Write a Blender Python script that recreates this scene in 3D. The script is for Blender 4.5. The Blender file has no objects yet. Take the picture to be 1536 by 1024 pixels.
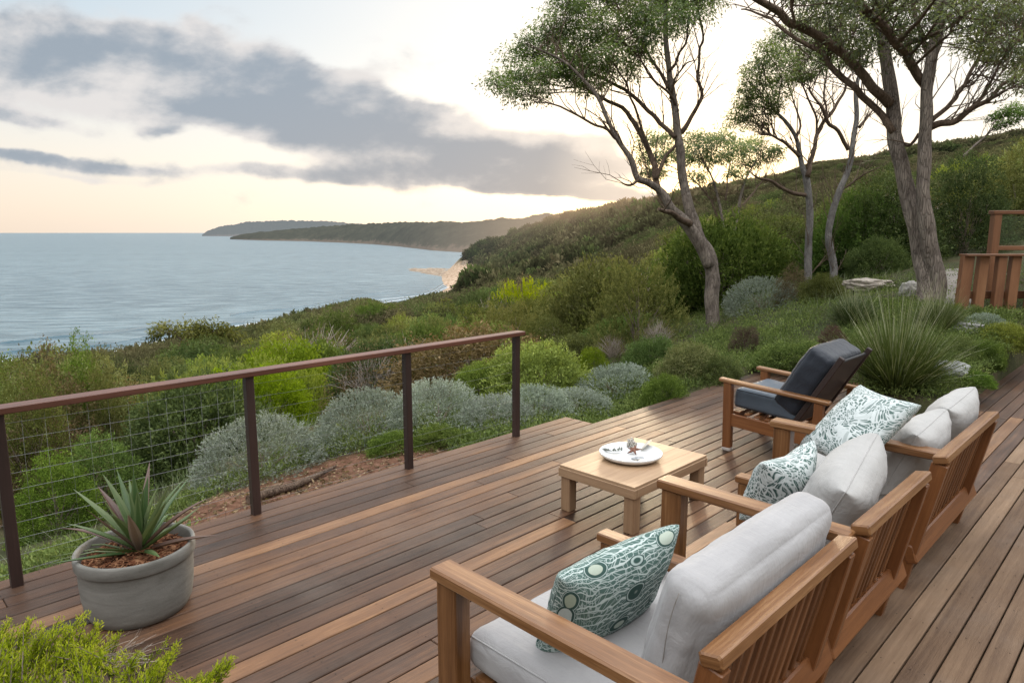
import bpy, math, random
import numpy as np
from mathutils import Vector, noise as mn

random.seed(7)
rng = np.random.default_rng(11)
sc = bpy.context.scene
COL = sc.collection
PI = math.pi

# ------------------------------------------------------------------ camera
FPX, HC = 1030.0, 1.9
YAW, PIT = math.radians(44.7), math.atan(163 / 1030)
F0 = np.array([-math.sin(YAW), math.cos(YAW), 0.0])
R0 = np.array([math.cos(YAW), math.sin(YAW), 0.0])
Z0 = np.array([0, 0, 1.0])
CF = F0 * math.cos(PIT) - Z0 * math.sin(PIT)
CU = F0 * math.sin(PIT) + Z0 * math.cos(PIT)
CP = np.array([0, 0, HC])
def ray(px, py): return CF + R0 * (px - 768) / FPX + CU * (512 - py) / FPX
def at(px, py, z=0.0):
    d = ray(px, py); return CP + d * ((z - HC) / d[2])
def atd(px, py, dep): return CP + ray(px, py) * dep
def hdir(px):
    d = ray(px, 349); d = d.copy(); d[2] = 0
    return d / (d @ F0)          # unit depth along F0
cam = bpy.data.cameras.new('camera')
cam_o = bpy.data.objects.new('camera', cam); COL.objects.link(cam_o)
cam.sensor_width = 36; cam.lens = FPX / 1536 * 36
cam.clip_start = 0.05; cam.clip_end = 400000
cam_o.location = (0, 0, HC)
cam_o.rotation_euler = (PI / 2 - PIT, 0, YAW)
sc.camera = cam_o

# ------------------------------------------------------------------ object helpers
def link(name, me, parent=None, loc=None):
    o = bpy.data.objects.new(name, me); COL.objects.link(o)
    if parent is not None: o.parent = parent
    if loc is not None: o.location = loc
    return o
def tag(o, label=None, cat=None, group=None, kind=None):
    if label: o['label'] = label
    if cat: o['category'] = cat
    if group: o['group'] = group
    if kind: o['kind'] = kind
    return o
def thing(name, label, cat, loc=(0, 0, 0), rz=0.0, group=None):
    o = bpy.data.objects.new(name, None); COL.objects.link(o)
    o.empty_display_size = 0.2
    o.location = tuple(float(v) for v in loc); o.rotation_euler = (0, 0, rz)
    return tag(o, label, cat, group)
def dup(root, loc, rz, scale, label, group=None):
    r = root.copy(); COL.objects.link(r)
    r.location = tuple(float(v) for v in loc); r.rotation_euler = (0, 0, rz); r.scale = scale
    tag(r, label, None, group)
    if group is None and 'group' in r.keys(): del r['group']
    for ch in root.children:
        c = ch.copy(); COL.objects.link(c); c.parent = r
    return r

class MB:
    """collects beams, tubes, lathes and builds ONE mesh"""
    def __init__(s): s.v = []; s.f = []; s.uv = []; s.tone = []; s.mi = []; s.sm = []
    def face(s, idx, uv=None, tone=0.5, mi=0, sm=False):
        s.f.append(idx); s.uv.extend(uv if uv else [(0, 0)] * len(idx)); s.tone.append(tone); s.mi.append(mi); s.sm.append(sm)
    def beam(s, p0, p1, w, h, up=(0, 0, 1), bev=0.004, tone=0.5, mi=0, w1=None, h1=None):
        """bar from p0 to p1; w across (side), h along up"""
        p0 = Vector([float(a) for a in p0]); p1 = Vector([float(a) for a in p1])
        ax = (p1 - p0); L = ax.length; ax.normalize()
        up = Vector(up); sd = ax.cross(up)
        if sd.length < 1e-4: up = Vector((1, 0, 0)); sd = ax.cross(up)
        sd.normalize(); up = sd.cross(ax).normalized()
        w1 = w if w1 is None else w1; h1 = h if h1 is None else h1
        uo = random.random() * 50; vo = random.random() * 50
        def ring(c, a, b, e):
            a = a / 2 - e; b = b / 2 - e; bb = bev
            pts = [(a, -b + bb), (a, b - bb), (a - bb, b), (-a + bb, b), (-a, b - bb), (-a, -b + bb), (-a + bb, -b), (a - bb, -b)]
            i = len(s.v)
            for x, y in pts: s.v.append(tuple(c + sd * x + up * y))
            return list(range(i, i + 8)), pts
        r0, q0 = ring(p0, w, h, bev); r1, q1 = ring(p0 + ax * bev, w, h, 0)
        r2, q2 = ring(p1 - ax * bev, w1, h1, 0); r3, q3 = ring(p1, w1, h1, bev)
        per = [0]
        for k in range(8):
            a, b = q1[k], q1[(k + 1) % 8]
            per.append(per[-1] + math.hypot(a[0] - b[0], a[1] - b[1]))
        us = [0, bev, L - bev, L]
        rs = [r0, r1, r2, r3]
        for j in range(3):
            for k in range(8):
                k2 = (k + 1) % 8
                s.face([rs[j][k], rs[j][k2], rs[j + 1][k2], rs[j + 1][k]],
                       [(uo + us[j], vo + per[k]), (uo + us[j], vo + per[k + 1]), (uo + us[j + 1], vo + per[k + 1]), (uo + us[j + 1], vo + per[k])], tone, mi)
        s.face(r0[::-1], [(uo + 0.02 * q0[k][0], vo + q0[k][1]) for k in range(8)][::-1], tone, mi)
        s.face(r3, [(uo + 0.02 * q3[k][0], vo + q3[k][1]) for k in range(8)], tone, mi)
        return s
    def tube(s, pts, rad, n=6, tone=0.5, mi=0, sm=True, cap=True):
        pts = [Vector([float(a) for a in p]) for p in pts]; m = len(pts)
        if not hasattr(rad, '__len__'): rad = [rad] * m
        rings = []; prev = None; acc = 0.0; uo = random.random() * 20
        for i in range(m):
            t = (pts[min(i + 1, m - 1)] - pts[max(i - 1, 0)])
            if t.length < 1e-9: t = Vector((0, 0, 1))
            t.normalize()
            if prev is None:
                a = t.orthogonal().normalized()
            else:
                a = prev - t * prev.dot(t)
                a = a.normalized() if a.length > 1e-6 else t.orthogonal().normalized()
            prev = a; b = t.cross(a)
            if i: acc += (pts[i] - pts[i - 1]).length
            st = len(s.v)
            for k in range(n):
                an = 2 * PI * k / n
                s.v.append(tuple(pts[i] + (a * math.cos(an) + b * math.sin(an)) * rad[i]))
            rings.append((st, acc, rad[i]))
        for i in range(m - 1):
            A, ua, ra = rings[i]; B, ub, rb = rings[i + 1]
            for k in range(n):
                k2 = (k + 1) % n
                va, vb = k / n * 6.28 * max(ra, .001), (k + 1) / n * 6.28 * max(ra, .001)
                s.face([A + k, A + k2, B + k2, B + k], [(uo + ua, va), (uo + ua, vb), (uo + ub, vb), (uo + ub, va)], tone, mi, sm)
        if cap:
            s.face([rings[0][0] + k for k in range(n)][::-1], None, tone, mi)
            s.face([rings[-1][0] + k for k in range(n)], None, tone, mi)
        return s
    def lathe(s, prof, n=48, c=(0, 0, 0), sx=1.0, sy=1.0, tone=0.5, mi=0, sm=True, closed=False):
        st = len(s.v); m = len(prof)
        for r, z in prof:
            for k in range(n):
                an = 2 * PI * k / n
                s.v.append((c[0] + r * sx * math.cos(an), c[1] + r * sy * math.sin(an), c[2] + z))
        for i in range(m - 1 + (1 if closed else 0)):
            for k in range(n):
                k2 = (k + 1) % n; j = (i + 1) % m
                s.face([st + i * n + k, st + i * n + k2, st + j * n + k2, st + j * n + k],
                       [(k / n * 2, i * .1), ((k + 1) / n * 2, i * .1), ((k + 1) / n * 2, j * .1), (k / n * 2, j * .1)], tone, mi, sm)
        return s
    def build(s, name, mats, parent=None, loc=None):
        me = bpy.data.meshes.new(name)
        me.from_pydata(s.v, [], s.f)
        uvl = me.uv_layers.new(name='UVMap')
        uvl.data.foreach_set('uv', np.array(s.uv, dtype=np.float32).ravel())
        at_ = me.attributes.new('tone', 'FLOAT', 'FACE'); at_.data.foreach_set('value', np.array(s.tone, dtype=np.float32))
        if not isinstance(mats, (list, tuple)): mats = [mats]
        for m in mats: me.materials.append(m)
        me.polygons.foreach_set('material_index', np.array(s.mi, dtype=np.int32))
        me.polygons.foreach_set('use_smooth', np.array(s.sm, dtype=bool))
        me.update()
        return link(name, me, parent, loc)

# ------------------------------------------------------------------ material helpers
class NT:
    def __init__(s, mat):
        s.t = mat.node_tree; s.n = s.t.nodes; s.l = s.t.links
    def new(s, typ, **kw):
        nd = s.n.new(typ)
        for k, v in kw.items():
            if k == 'inp':
                for kk, vv in v.items():
                    if isinstance(vv, bpy.types.NodeSocket): s.l.new(vv, nd.inputs[kk])
                    else: nd.inputs[kk].default_value = vv
            else: setattr(nd, k, v)
        return nd
    def math(s, op, a, b=None, clamp=False):
        nd = s.n.new('ShaderNodeMath'); nd.operation = op; nd.use_clamp = clamp
        for i, x in enumerate((a, b)):
            if x is None: continue
            if isinstance(x, bpy.types.NodeSocket): s.l.new(x, nd.inputs[i])
            else: nd.inputs[i].default_value = x
        return nd.outputs[0]
    def mix(s, fac, a, b, typ='MIX'):
        nd = s.n.new('ShaderNodeMix'); nd.data_type = 'RGBA'; nd.blend_type = typ
        for i, x in ((0, fac), (6, a), (7, b)):
            if isinstance(x, bpy.types.NodeSocket): s.l.new(x, nd.inputs[i])
            else: nd.inputs[i].default_value = x if i == 0 else (*x[:3], 1)
        return nd.outputs[2]
    def ramp(s, fac, stops, interp='LINEAR'):
        nd = s.n.new('ShaderNodeValToRGB'); cr = nd.color_ramp; cr.interpolation = interp
        while len(cr.elements) < len(stops): cr.elements.new(0.5)
        for e, (p, c) in zip(cr.elements, stops):
            e.position = p; e.color = (*c[:3], 1) if hasattr(c, '__len__') else (c, c, c, 1)
        s.l.new(fac, nd.inputs[0]); return nd.outputs[0]
    def noise(s, vec, scale=5, detail=4, rough=.55, dist=0.0):
        nd = s.n.new('ShaderNodeTexNoise'); nd.inputs['Scale'].default_value = scale; nd.inputs['Detail'].default_value = detail
        nd.inputs['Roughness'].default_value = rough; nd.inputs['Distortion'].default_value = dist
        if vec is not None: s.l.new(vec, nd.inputs['Vector'])
        return nd.outputs[0]
    def scale(s, vec, sv, loc=(0, 0, 0), rot=(0, 0, 0)):
        nd = s.n.new('ShaderNodeMapping'); nd.inputs['Scale'].default_value = sv; nd.inputs['Location'].default_value = loc; nd.inputs['Rotation'].default_value = rot
        s.l.new(vec, nd.inputs[0]); return nd.outputs[0]
    def smooth(s, x, a, b, to0=0.0, to1=1.0):
        nd = s.n.new('ShaderNodeMapRange'); nd.interpolation_type = 'SMOOTHSTEP'
        s.l.new(x, nd.inputs[0]); nd.inputs[1].default_value = a; nd.inputs[2].default_value = b
        nd.inputs[3].default_value = to0; nd.inputs[4].default_value = to1; return nd.outputs[0]
    def bump(s, h, strength=.3, dist=.01):
        nd = s.n.new('ShaderNodeBump'); nd.inputs['Strength'].default_value = strength; nd.inputs['Distance'].default_value = dist
        s.l.new(h, nd.inputs['Height']); return nd.outputs[0]
def newmat(name):
    m = bpy.data.materials.new(name); m.use_nodes = True
    m.node_tree.nodes.clear(); t = NT(m)
    out = t.n.new('ShaderNodeOutputMaterial')
    return m, t, out
def principled(t, out, col, rough=.5, normal=None, spec=.5, **kw):
    b = t.n.new('ShaderNodeBsdfPrincipled')
    for k, v in (('Base Color', col), ('Roughness', rough)):
        if isinstance(v, bpy.types.NodeSocket): t.l.new(v, b.inputs[k])
        else: b.inputs[k].default_value = (*v, 1) if hasattr(v, '__len__') else v
    b.inputs['Specular IOR Level'].default_value = spec
    if normal is not None: t.l.new(normal, b.inputs['Normal'])
    for k, v in kw.items(): b.inputs[k].default_value = v
    t.l.new(b.outputs[0], out.inputs[0]); return b

def wood(name, stops, rough=(.35, .6), grain=.35, scale=1.0, weather=0.0, spec=.5, amp=1.0):
    m, t, out = newmat(name)
    uv = t.new('ShaderNodeTexCoord').outputs['UV']
    tone = t.new('ShaderNodeAttribute', attribute_name='tone').outputs['Fac']
    g1 = t.noise(t.scale(uv, (1.6 * scale, 55 * scale, 1)), 1.0, 5, .65, .6)
    g2 = t.noise(t.scale(uv, (.7 * scale, 9 * scale, 1)), 1.0, 3, .5, 1.2)
    g3 = t.noise(t.scale(uv, (14 * scale, 260 * scale, 1)), 1.0, 2, .6)
    blot = t.noise(t.scale(uv, (2.2, 4, 1)), 1.0, 4, .6)
    s_ = t.math('ADD', tone, t.math('MULTIPLY', t.math('SUBTRACT', g1, .5), .55 * amp))
    s_ = t.math('ADD', s_, t.math('MULTIPLY', t.math('SUBTRACT', g2, .5), .5 * amp))
    s_ = t.math('ADD', s_, t.math('MULTIPLY', t.math('SUBTRACT', g3, .5), .22 * amp))
    s_ = t.math('ADD', s_, t.math('MULTIPLY', t.math('SUBTRACT', blot, .5), .35), True)
    col = t.ramp(s_, stops)
    if weather > 0:
        pos = t.new('ShaderNodeNewGeometry').outputs['Position']
        w = t.smooth(t.noise(pos, 1.3, 5, .65), .42, .72, 0, weather)
        col = t.mix(w, col, (.23, .185, .15))
        sp = t.smooth(t.noise(t.scale(uv, (30, 45, 1)), 1.0, 3, .7), .66, .78, 0, .45)
        col = t.mix(sp, col, (.055, .04, .033))
    h = t.math('ADD', g1, t.math('MULTIPLY', g3, .8))
    rg = t.math('ADD', t.math('MULTIPLY', blot, rough[1] - rough[0]), rough[0])
    principled(t, out, col, rg, t.bump(h, grain, .004), spec)
    return m

M = {}
M['deck'] = wood('deck_timber', [(0, (.010, .0055, .004)), (.3, (.043, .023, .014)), (.52, (.088, .045, .026)), (.78, (.178, .090, .044)), (1, (.29, .16, .08))], (.32, .56), .5, 1.0, .16, .26)
M['walk'] = wood('walkway_timber', [(0, (.032, .019, .012)), (.3, (.095, .057, .035)), (.55, (.155, .098, .06)), (.8, (.225, .148, .093)), (1, (.30, .205, .135))], (.55, .8), .5, 1.0, .22, .16)
M['teak'] = wood('furniture_timber', [(0, (.038, .013, .004)), (.35, (.118, .049, .016)), (.6, (.19, .085, .031)), (1, (.36, .20, .09))], (.25, .42), .22, 1.0, 0, .5, 1.7)
M['teakdark'] = wood('oiled_timber', [(0, (.06, .02, .006)), (.4, (.16, .058, .018)), (.7, (.25, .10, .033)), (1, (.36, .175, .07))], (.3, .5), .2, 1.0)
M['slat'] = wood('slat_timber', [(0, (.05, .018, .006)), (.4, (.15, .06, .022)), (.7, (.25, .11, .045)), (1, (.36, .18, .08))], (.35, .55), .2, 1.0)
M['table'] = wood('table_timber', [(0, (.15, .08, .036)), (.35, (.285, .175, .098)), (.65, (.40, .262, .155)), (1, (.54, .385, .25))], (.4, .6), .18, .8)
M['rail'] = wood('handrail_timber', [(0, (.035, .014, .009)), (.45, (.11, .042, .026)), (.75, (.19, .075, .045)), (1, (.26, .12, .075))], (.3, .5), .2, 1.0)
M['post'] = wood('post_dark', [(0, (.012, .007, .006)), (.5, (.035, .018, .014)), (1, (.075, .038, .028))], (.4, .6), .25, 1.0)
M['screen'] = wood('screen_timber', [(0, (.06, .025, .012)), (.4, (.19, .08, .035)), (.7, (.28, .13, .06)), (1, (.36, .2, .1))], (.45, .7), .3, .6)

def simple(name, col, rough=.5, metal=0.0, nscale=0, namp=.2, bump=0, bs=60):
    m, t, out = newmat(name)
    c = col; nrm = None
    pos = t.new('ShaderNodeTexCoord').outputs['Object']
    if nscale:
        n_ = t.noise(pos, nscale, 5, .6)
        c = t.ramp(n_, [(.25, tuple(v * (1 - namp) for v in col)), (.75, tuple(min(1, v * (1 + namp)) for v in col))])
    if bump: nrm = t.bump(t.noise(pos, bs, 4, .6), bump, .004)
    principled(t, out, c, rough, nrm, **{'Metallic': metal})
    return m
M['wire'] = simple('stainless_wire', (.26, .26, .255), .5, .5)
M['black'] = simple('black_panel', (.012, .012, .014), .5)
M['rubber'] = simple('felt_foot', (.42, .37, .33), .8)

def fabric(name, col, wv=.12, warm=None, bumpy=.35, weave=900, rough=.9):
    m, t, out = newmat(name)
    pos = t.new('ShaderNodeTexCoord').outputs['Object']
    n1 = t.noise(pos, 3.0, 4, .6); n2 = t.noise(pos, 140, 3, .7)
    c = t.mix(t.smooth(n1, .3, .7), tuple(v * (1 - wv) for v in col), tuple(min(1, v * (1 + wv * .5)) for v in col))
    c = t.mix(t.math('MULTIPLY', n2, .35), c, tuple(v * .72 for v in col))
    wx = t.new('ShaderNodeTexWave', inp={'Vector': pos, 'Scale': weave * .16, 'Distortion': .6}, bands_direction='X').outputs[1]
    wy = t.new('ShaderNodeTexWave', inp={'Vector': pos, 'Scale': weave * .16, 'Distortion': .6}, bands_direction='Z').outputs[1]
    h = t.math('ADD', t.math('MULTIPLY', t.math('ADD', wx, wy), .25), n2)
    # fine pucker of the cloth
    h2 = t.noise(t.scale(pos, (9, 5, 16)), 1.0, 4, .6, .8)
    nb = t.new('ShaderNodeBump', inp={'Strength': .25, 'Distance': .03, 'Height': h2})
    h3 = t.noise(t.scale(pos, (2.5, 26, 5)), 1.0, 3, .55, 1.0)
    nb2 = t.new('ShaderNodeBump', inp={'Strength': .30, 'Distance': .012, 'Height': h3, 'Normal': nb.outputs[0]})
    n3 = t.new('ShaderNodeBump', inp={'Strength': bumpy, 'Distance': .0012, 'Height': h, 'Normal': nb2.outputs[0]})
    b = principled(t, out, c, rough, n3.outputs[0], .25)
    b.inputs['Sheen Weight'].default_value = .15
    return m
M['cream'] = fabric('cream_linen', (.37, .36, .36))
M['creamlight'] = fabric('pale_linen', (.42, .41, .395))
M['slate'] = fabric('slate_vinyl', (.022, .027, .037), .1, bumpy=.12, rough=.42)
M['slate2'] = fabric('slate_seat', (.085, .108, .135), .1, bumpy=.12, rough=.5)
M['seam'] = simple('seam_thread', (.11, .095, .08), .9)
M['seamlight'] = simple('pale_seam', (.22, .20, .18), .9)
M['seamdark'] = simple('dark_piping', (.012, .016, .022), .6)

def print_fabric(name, mode):
    m, t, out = newmat(name)
    uv = t.new('ShaderNodeTexCoord').outputs['UV']
    warp = t.new('ShaderNodeTexNoise', inp={'Vector': uv, 'Scale': 4.0, 'Detail': 2.0})
    wv = t.new('ShaderNodeVectorMath', operation='MULTIPLY_ADD')
    t.l.new(warp.outputs[1], wv.inputs[0]); wv.inputs[1].default_value = (.35, .35, 0); t.l.new(uv, wv.inputs[2])
    white = (.66, .70, .69)
    gcol = t.ramp(t.noise(uv, 2.5, 3), [(.3, (.04, .085, .075)), (.6, (.08, .145, .125)), (.85, (.12, .17, .10))])
    if mode == 'leaf':
        vec = t.scale(wv.outputs[0], (44, 80, 1), rot=(0, 0, .6))
        vo = t.new('ShaderNodeTexVoronoi', feature='DISTANCE_TO_EDGE', inp={'Vector': vec, 'Scale': 1.0, 'Randomness': 1.0}).outputs['Distance']
        l1 = t.smooth(vo, .07, .15, 1, 0)
        wa = t.new('ShaderNodeTexWave', inp={'Vector': vec, 'Scale': .62, 'Distortion': 7.0, 'Detail': 2.0, 'Detail Scale': 1.6}).outputs[1]
        l2 = t.smooth(wa, .88, .94)
        vf = t.new('ShaderNodeTexVoronoi', feature='F1', inp={'Vector': vec, 'Scale': 1.0}).outputs['Color']
        sel = t.new('ShaderNodeSeparateColor', inp={0: vf}).outputs[0]
        l1 = t.math('MAXIMUM', l1, t.math('MULTIPLY', l2, .6))
        l1 = t.math('MAXIMUM', l1, t.math('MULTIPLY', t.smooth(sel, .88, .9), .85))
        c = t.mix(l1, gcol, white)
    else:
        vec = t.scale(wv.outputs[0], (70, 52, 1))
        vo = t.new('ShaderNodeTexVoronoi', feature='DISTANCE_TO_EDGE', inp={'Vector': vec, 'Scale': 1.0}).outputs['Distance']
        l1 = t.smooth(vo, .025, .075, 1, 0)
        wa = t.new('ShaderNodeTexWave', wave_type='RINGS', inp={'Vector': uv, 'Scale': 14.0, 'Distortion': 9.0, 'Detail': 2.0, 'Detail Scale': 1.0}).outputs[1]
        l2 = t.smooth(wa, .86, .95)
        base = t.mix(t.math('MAXIMUM', t.math('MULTIPLY', l1, .75), l2), gcol, (.56, .63, .60))
        v2 = t.new('ShaderNodeTexVoronoi', feature='F1', inp={'Vector': t.scale(uv, (8.5, 8.5, 1)), 'Scale': 1.0, 'Randomness': .8})
        d = v2.outputs['Distance']; cc = t.new('ShaderNodeSeparateColor', inp={0: v2.outputs['Color']})
        rad = t.math('ADD', t.math('MULTIPLY', cc.outputs[0], .16), .17)
        dd = t.math('SUBTRACT', d, rad)
        base = t.mix(t.smooth(dd, .10, .11, 1, 0), base, (.022, .055, .05))
        base = t.mix(t.smooth(dd, .085, .095, 1, 0), base, (.42, .5, .47))
        base = t.mix(t.smooth(dd, .065, .075, 1, 0), base, (.022, .06, .05))
        dot = t.mix(cc.outputs[1], (.62, .68, .68), (.36, .41, .30))
        c = t.mix(t.smooth(dd, -.005, .01, 1, 0), base, dot)
    pos = t.new('ShaderNodeTexCoord').outputs['Object']
    n2 = t.noise(pos, 160, 3, .7)
    c = t.mix(t.math('MULTIPLY', n2, .3), c, (.1, .14, .13))
    h2 = t.noise(pos, 9, 3, .6)
    nb = t.new('ShaderNodeBump', inp={'Strength': .3, 'Distance': .02, 'Height': h2})
    n3 = t.new('ShaderNodeBump', inp={'Strength': .3, 'Distance': .0012, 'Height': n2, 'Normal': nb.outputs[0]})
    principled(t, out, c, .85, n3.outputs[0], .25)
    return m
M['printleaf'] = print_fabric('leaf_print_cotton', 'leaf')
M['printdot'] = print_fabric('dot_print_cotton', 'dot')

def leafmat(name, dark, mid, light, trans=.3, hue=.04, gloss=.0):
    m, t, out = newmat(name)
    tone = t.new('ShaderNodeAttribute', attribute_name='tone').outputs['Fac']
    rnd = t.new('ShaderNodeObjectInfo').outputs['Random']
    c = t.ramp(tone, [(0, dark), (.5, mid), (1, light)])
    hs = t.new('ShaderNodeHueSaturation', inp={'Color': c,
        'Hue': t.math('ADD', t.math('MULTIPLY', t.math('SUBTRACT', rnd, .5), hue), .5),
        'Value': t.math('ADD', t.math('MULTIPLY', t.math('FRACT', t.math('MULTIPLY', rnd, 7.3)), .4), .8),
        'Saturation': t.math('ADD', t.math('MULTIPLY', t.math('FRACT', t.math('MULTIPLY', rnd, 3.7)), .3), .82)})
    d = t.new('ShaderNodeBsdfDiffuse', inp={'Color': hs.outputs[0]})
    tr = t.new('ShaderNodeBsdfTranslucent', inp={'Color': t.mix(1.0, hs.outputs[0], (1.0, 1.0, .55), 'MULTIPLY')})
    mx = t.new('ShaderNodeMixShader', inp={0: trans, 1: d.outputs[0], 2: tr.outputs[0]})
    last = mx
    if gloss > 0:
        g = t.new('ShaderNodeBsdfGlossy', inp={'Roughness': .45, 'Color': (1, 1, 1, 1)})
        last = t.new('ShaderNodeMixShader', inp={0: gloss, 1: mx.outputs[0], 2: g.outputs[0]})
    t.l.new(last.outputs[0], out.inputs[0]); return m
M['olive'] = leafmat('olive_leaves', (.032, .04, .012), (.165, .178, .055), (.35, .35, .125))
M['soft'] = leafmat('soft_olive_sprays', (.03, .04, .011), (.175, .215, .05), (.38, .41, .11), .35)
M['green'] = leafmat('green_leaves', (.026, .044, .012), (.14, .205, .05), (.31, .39, .105))
M['dark'] = leafmat('dark_leaves', (.018, .03, .011), (.105, .142, .046), (.24, .28, .10))
M['lime'] = leafmat('lime_leaves', (.045, .07, .009), (.235, .305, .034), (.46, .51, .07), .35)
M['silver'] = leafmat('silver_leaves', (.11, .13, .10), (.30, .35, .29), (.54, .58, .50), .2)
M['gum'] = leafmat('gum_leaves', (.05, .078, .022), (.195, .265, .085), (.38, .45, .17), .55, .03, .04)
M['gold'] = leafmat('golden_sprigs', (.055, .095, .006), (.36, .47, .022), (.76, .80, .08), .42)
M['purple'] = leafmat('purple_leaves', (.045, .025, .026), (.13, .075, .07), (.25, .17, .15))
M['rust'] = leafmat('dry_leaves', (.075, .055, .03), (.20, .15, .085), (.36, .27, .16))
M['ground'] = leafmat('ground_cover_leaves', (.04, .062, .018), (.165, .23, .068), (.35, .42, .145), .25)
M['grass'] = leafmat('strappy_blades', (.045, .065, .02), (.14, .19, .075), (.42, .43, .29), .25)
M['agave'] = leafmat('succulent_leaves', (.010, .026, .006), (.042, .088, .02), (.17, .215, .095), .12, .0, .04)
M['agavered'] = leafmat('reddish_succulent_leaves', (.022, .014, .010), (.09, .045, .032), (.22, .16, .13), .1, .0, .04)
M['twig'] = simple('dry_twigs', (.17, .13, .10), .9, 0, 8, .35)
M['twigpale'] = simple('pale_twigs', (.33, .28, .24), .9, 0, 8, .3)

def barkmat(name, dark, light, sc_=1.0):
    m, t, out = newmat(name)
    pos = t.new('ShaderNodeTexCoord').outputs['Object']
    uv = t.new('ShaderNodeTexCoord').outputs['UV']
    n1 = t.noise(t.scale(pos, (9 * sc_, 9 * sc_, 2.2 * sc_)), 1.0, 6, .65, .8)
    n2 = t.noise(pos, 1.6, 3, .6)
    n3 = t.noise(t.scale(pos, (60, 60, 9)), 1.0, 3, .6)
    v = t.new('ShaderNodeTexVoronoi', feature='DISTANCE_TO_EDGE', inp={'Vector': t.scale(pos, (34 * sc_, 34 * sc_, 5.0 * sc_)), 'Scale': 1.0}).outputs['Distance']
    crack = t.smooth(v, .0, .12)
    c = t.ramp(t.math('ADD', t.math('MULTIPLY', n1, .6), t.math('MULTIPLY', n2, .4)), [(.36, dark), (.64, light)])
    c = t.mix(t.math('MULTIPLY', t.math('SUBTRACT', 1.0, crack), .35), c, tuple(x * .5 for x in dark))
    c = t.mix(t.smooth(n3, .62, .75, 0, .4), c, (.34, .33, .30))
    h = t.math('ADD', t.math('MULTIPLY', crack, .7), n1)
    principled(t, out, c, .9, t.bump(h, 1.0, .02), .2)
    return m
M['bark'] = barkmat('grey_brown_bark', (.10, .078, .064), (.36, .30, .25))
M['barkpale'] = barkmat('pale_grey_bark', (.13, .115, .105), (.33, .31, .29), 1.4)
M['barkwarm'] = barkmat('limb_bark', (.10, .065, .045), (.26, .185, .135), 1.6)

# ------------------------------------------------------------------ terrain
SEA = -45.0
RK = np.log(np.array([1., 3, 6, 10, 15, 25, 45, 75, 120, 200, 300, 450, 600, 750, 950, 1300, 2000, 6000]))
def lin(a0, s_):      # a gentle fall towards the sea
    return lambda r: np.maximum(a0 - s_ * r, -60)
TAB = {}
def tab(px, vals=None, slope=None, a0=None):
    R_ = np.exp(RK)
    if vals is None: z = np.maximum(a0 - slope * R_, -62.0)
    else: z = np.interp(RK, np.log([v[0] for v in vals]), [v[1] for v in vals])
    TAB[px] = z
tab(-1500, slope=.16, a0=-.3); tab(-400, slope=.175, a0=-.4)
def shoulder(px, s_, a0, near):
    far = [(r_, a0 - s_ * r_) for r_ in (18, 25, 45, 75, 120, 200, 300, 450, 600, 1300, 6000)]
    tab(px, near + [(r_, max(z, -62)) for r_, z in far])
shoulder(0, .168, -.5, [(1, -.25), (5, -.3), (7, -.8), (10, -1.9)]); shoulder(150, .166, -.5, [(1, -.25), (5, -.3), (7, -.75), (10, -1.8)])
shoulder(300, .147, -.5, [(1, -.25), (6.2, -.3), (9, -.95), (13, -2.1)]); shoulder(420, .129, -.45, [(1, -.25), (7, -.34), (10, -.9), (14, -1.9)])
shoulder(540, .104, -.4, [(1, -.25), (8, -.34), (11, -.8), (15, -1.65)]); shoulder(620, .095, -.35, [(1, -.25), (9, -.34), (12, -.8), (16, -1.6)])
tab(660, [(1, -.25), (9, -.34), (13, -.9), (25, -2.6), (75, -7.4), (200, -18.6), (450, -41.5), (500, -45), (600, -46), (700, -47), (800, -45.5), (900, -47), (1300, -60), (6000, -70)])
tab(690, [(1, -.25), (9, -.34), (13, -.9), (25, -2.5), (75, -6.8), (200, -17), (450, -37), (580, -44.2), (640, -44.4), (685, -43), (712, -25), (760, -24), (850, -40), (1000, -60), (6000, -70)])
tab(715, [(1, -.25), (9, -.33), (25, -2.4), (75, -6.4), (200, -16), (450, -32), (600, -41), (650, -40), (700, -22), (760, -15), (900, -35), (1300, -60), (6000, -70)])
tab(768, [(1, -.25), (9, -.32), (25, -2.3), (75, -6.5), (200, -16.5), (320, -24), (450, -24), (600, -12), (760, -4), (950, -25), (1300, -60), (6000, -70)])
tab(850, [(1, -.25), (9, -.3), (15, -1.0), (25, -2.0), (75, -6.5), (150, -11.5), (300, -13), (450, -5), (600, 7), (760, 17), (950, 5), (1300, -20), (2000, -50), (6000, -70)])
tab(930, [(1, -.25), (6, -.25), (15, -.6), (25, -1.6), (75, -5), (150, -7), (300, -3), (450, 8), (600, 20), (700, 26), (950, 15), (1300, -10), (2000, -40), (6000, -70)])
tab(1000, [(1, -.15), (6, -.15), (10, -.1), (15, -.25), (25, -1), (75, -3), (150, -2), (300, 7), (450, 18), (620, 28), (950, 20), (1300, 0), (6000, -20)])
tab(1080, [(1, -.1), (6, -.1), (10, 0), (15, .0), (25, .0), (75, 0), (150, 4), (300, 15), (450, 28), (560, 34), (950, 28), (6000, 0)])
tab(1210, [(1, -.05), (6, -.05), (10, .1), (13, .45), (16, .7), (25, .9), (75, 3), (150, 13), (300, 27), (420, 38), (560, 36), (950, 30), (6000, 0)])
tab(1400, [(1, -.05), (6, -.04), (9, .02), (11, .55), (14, 1.0), (25, 1.4), (75, 4), (150, 12), (250, 25), (340, 36), (560, 36), (6000, 0)])
tab(1536, [(1, -.05), (6, -.04), (9.3, .02), (11.5, .5), (15, 1.0), (25, 1.8), (75, 5), (150, 15), (250, 30), (560, 38), (6000, 0)])
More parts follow.
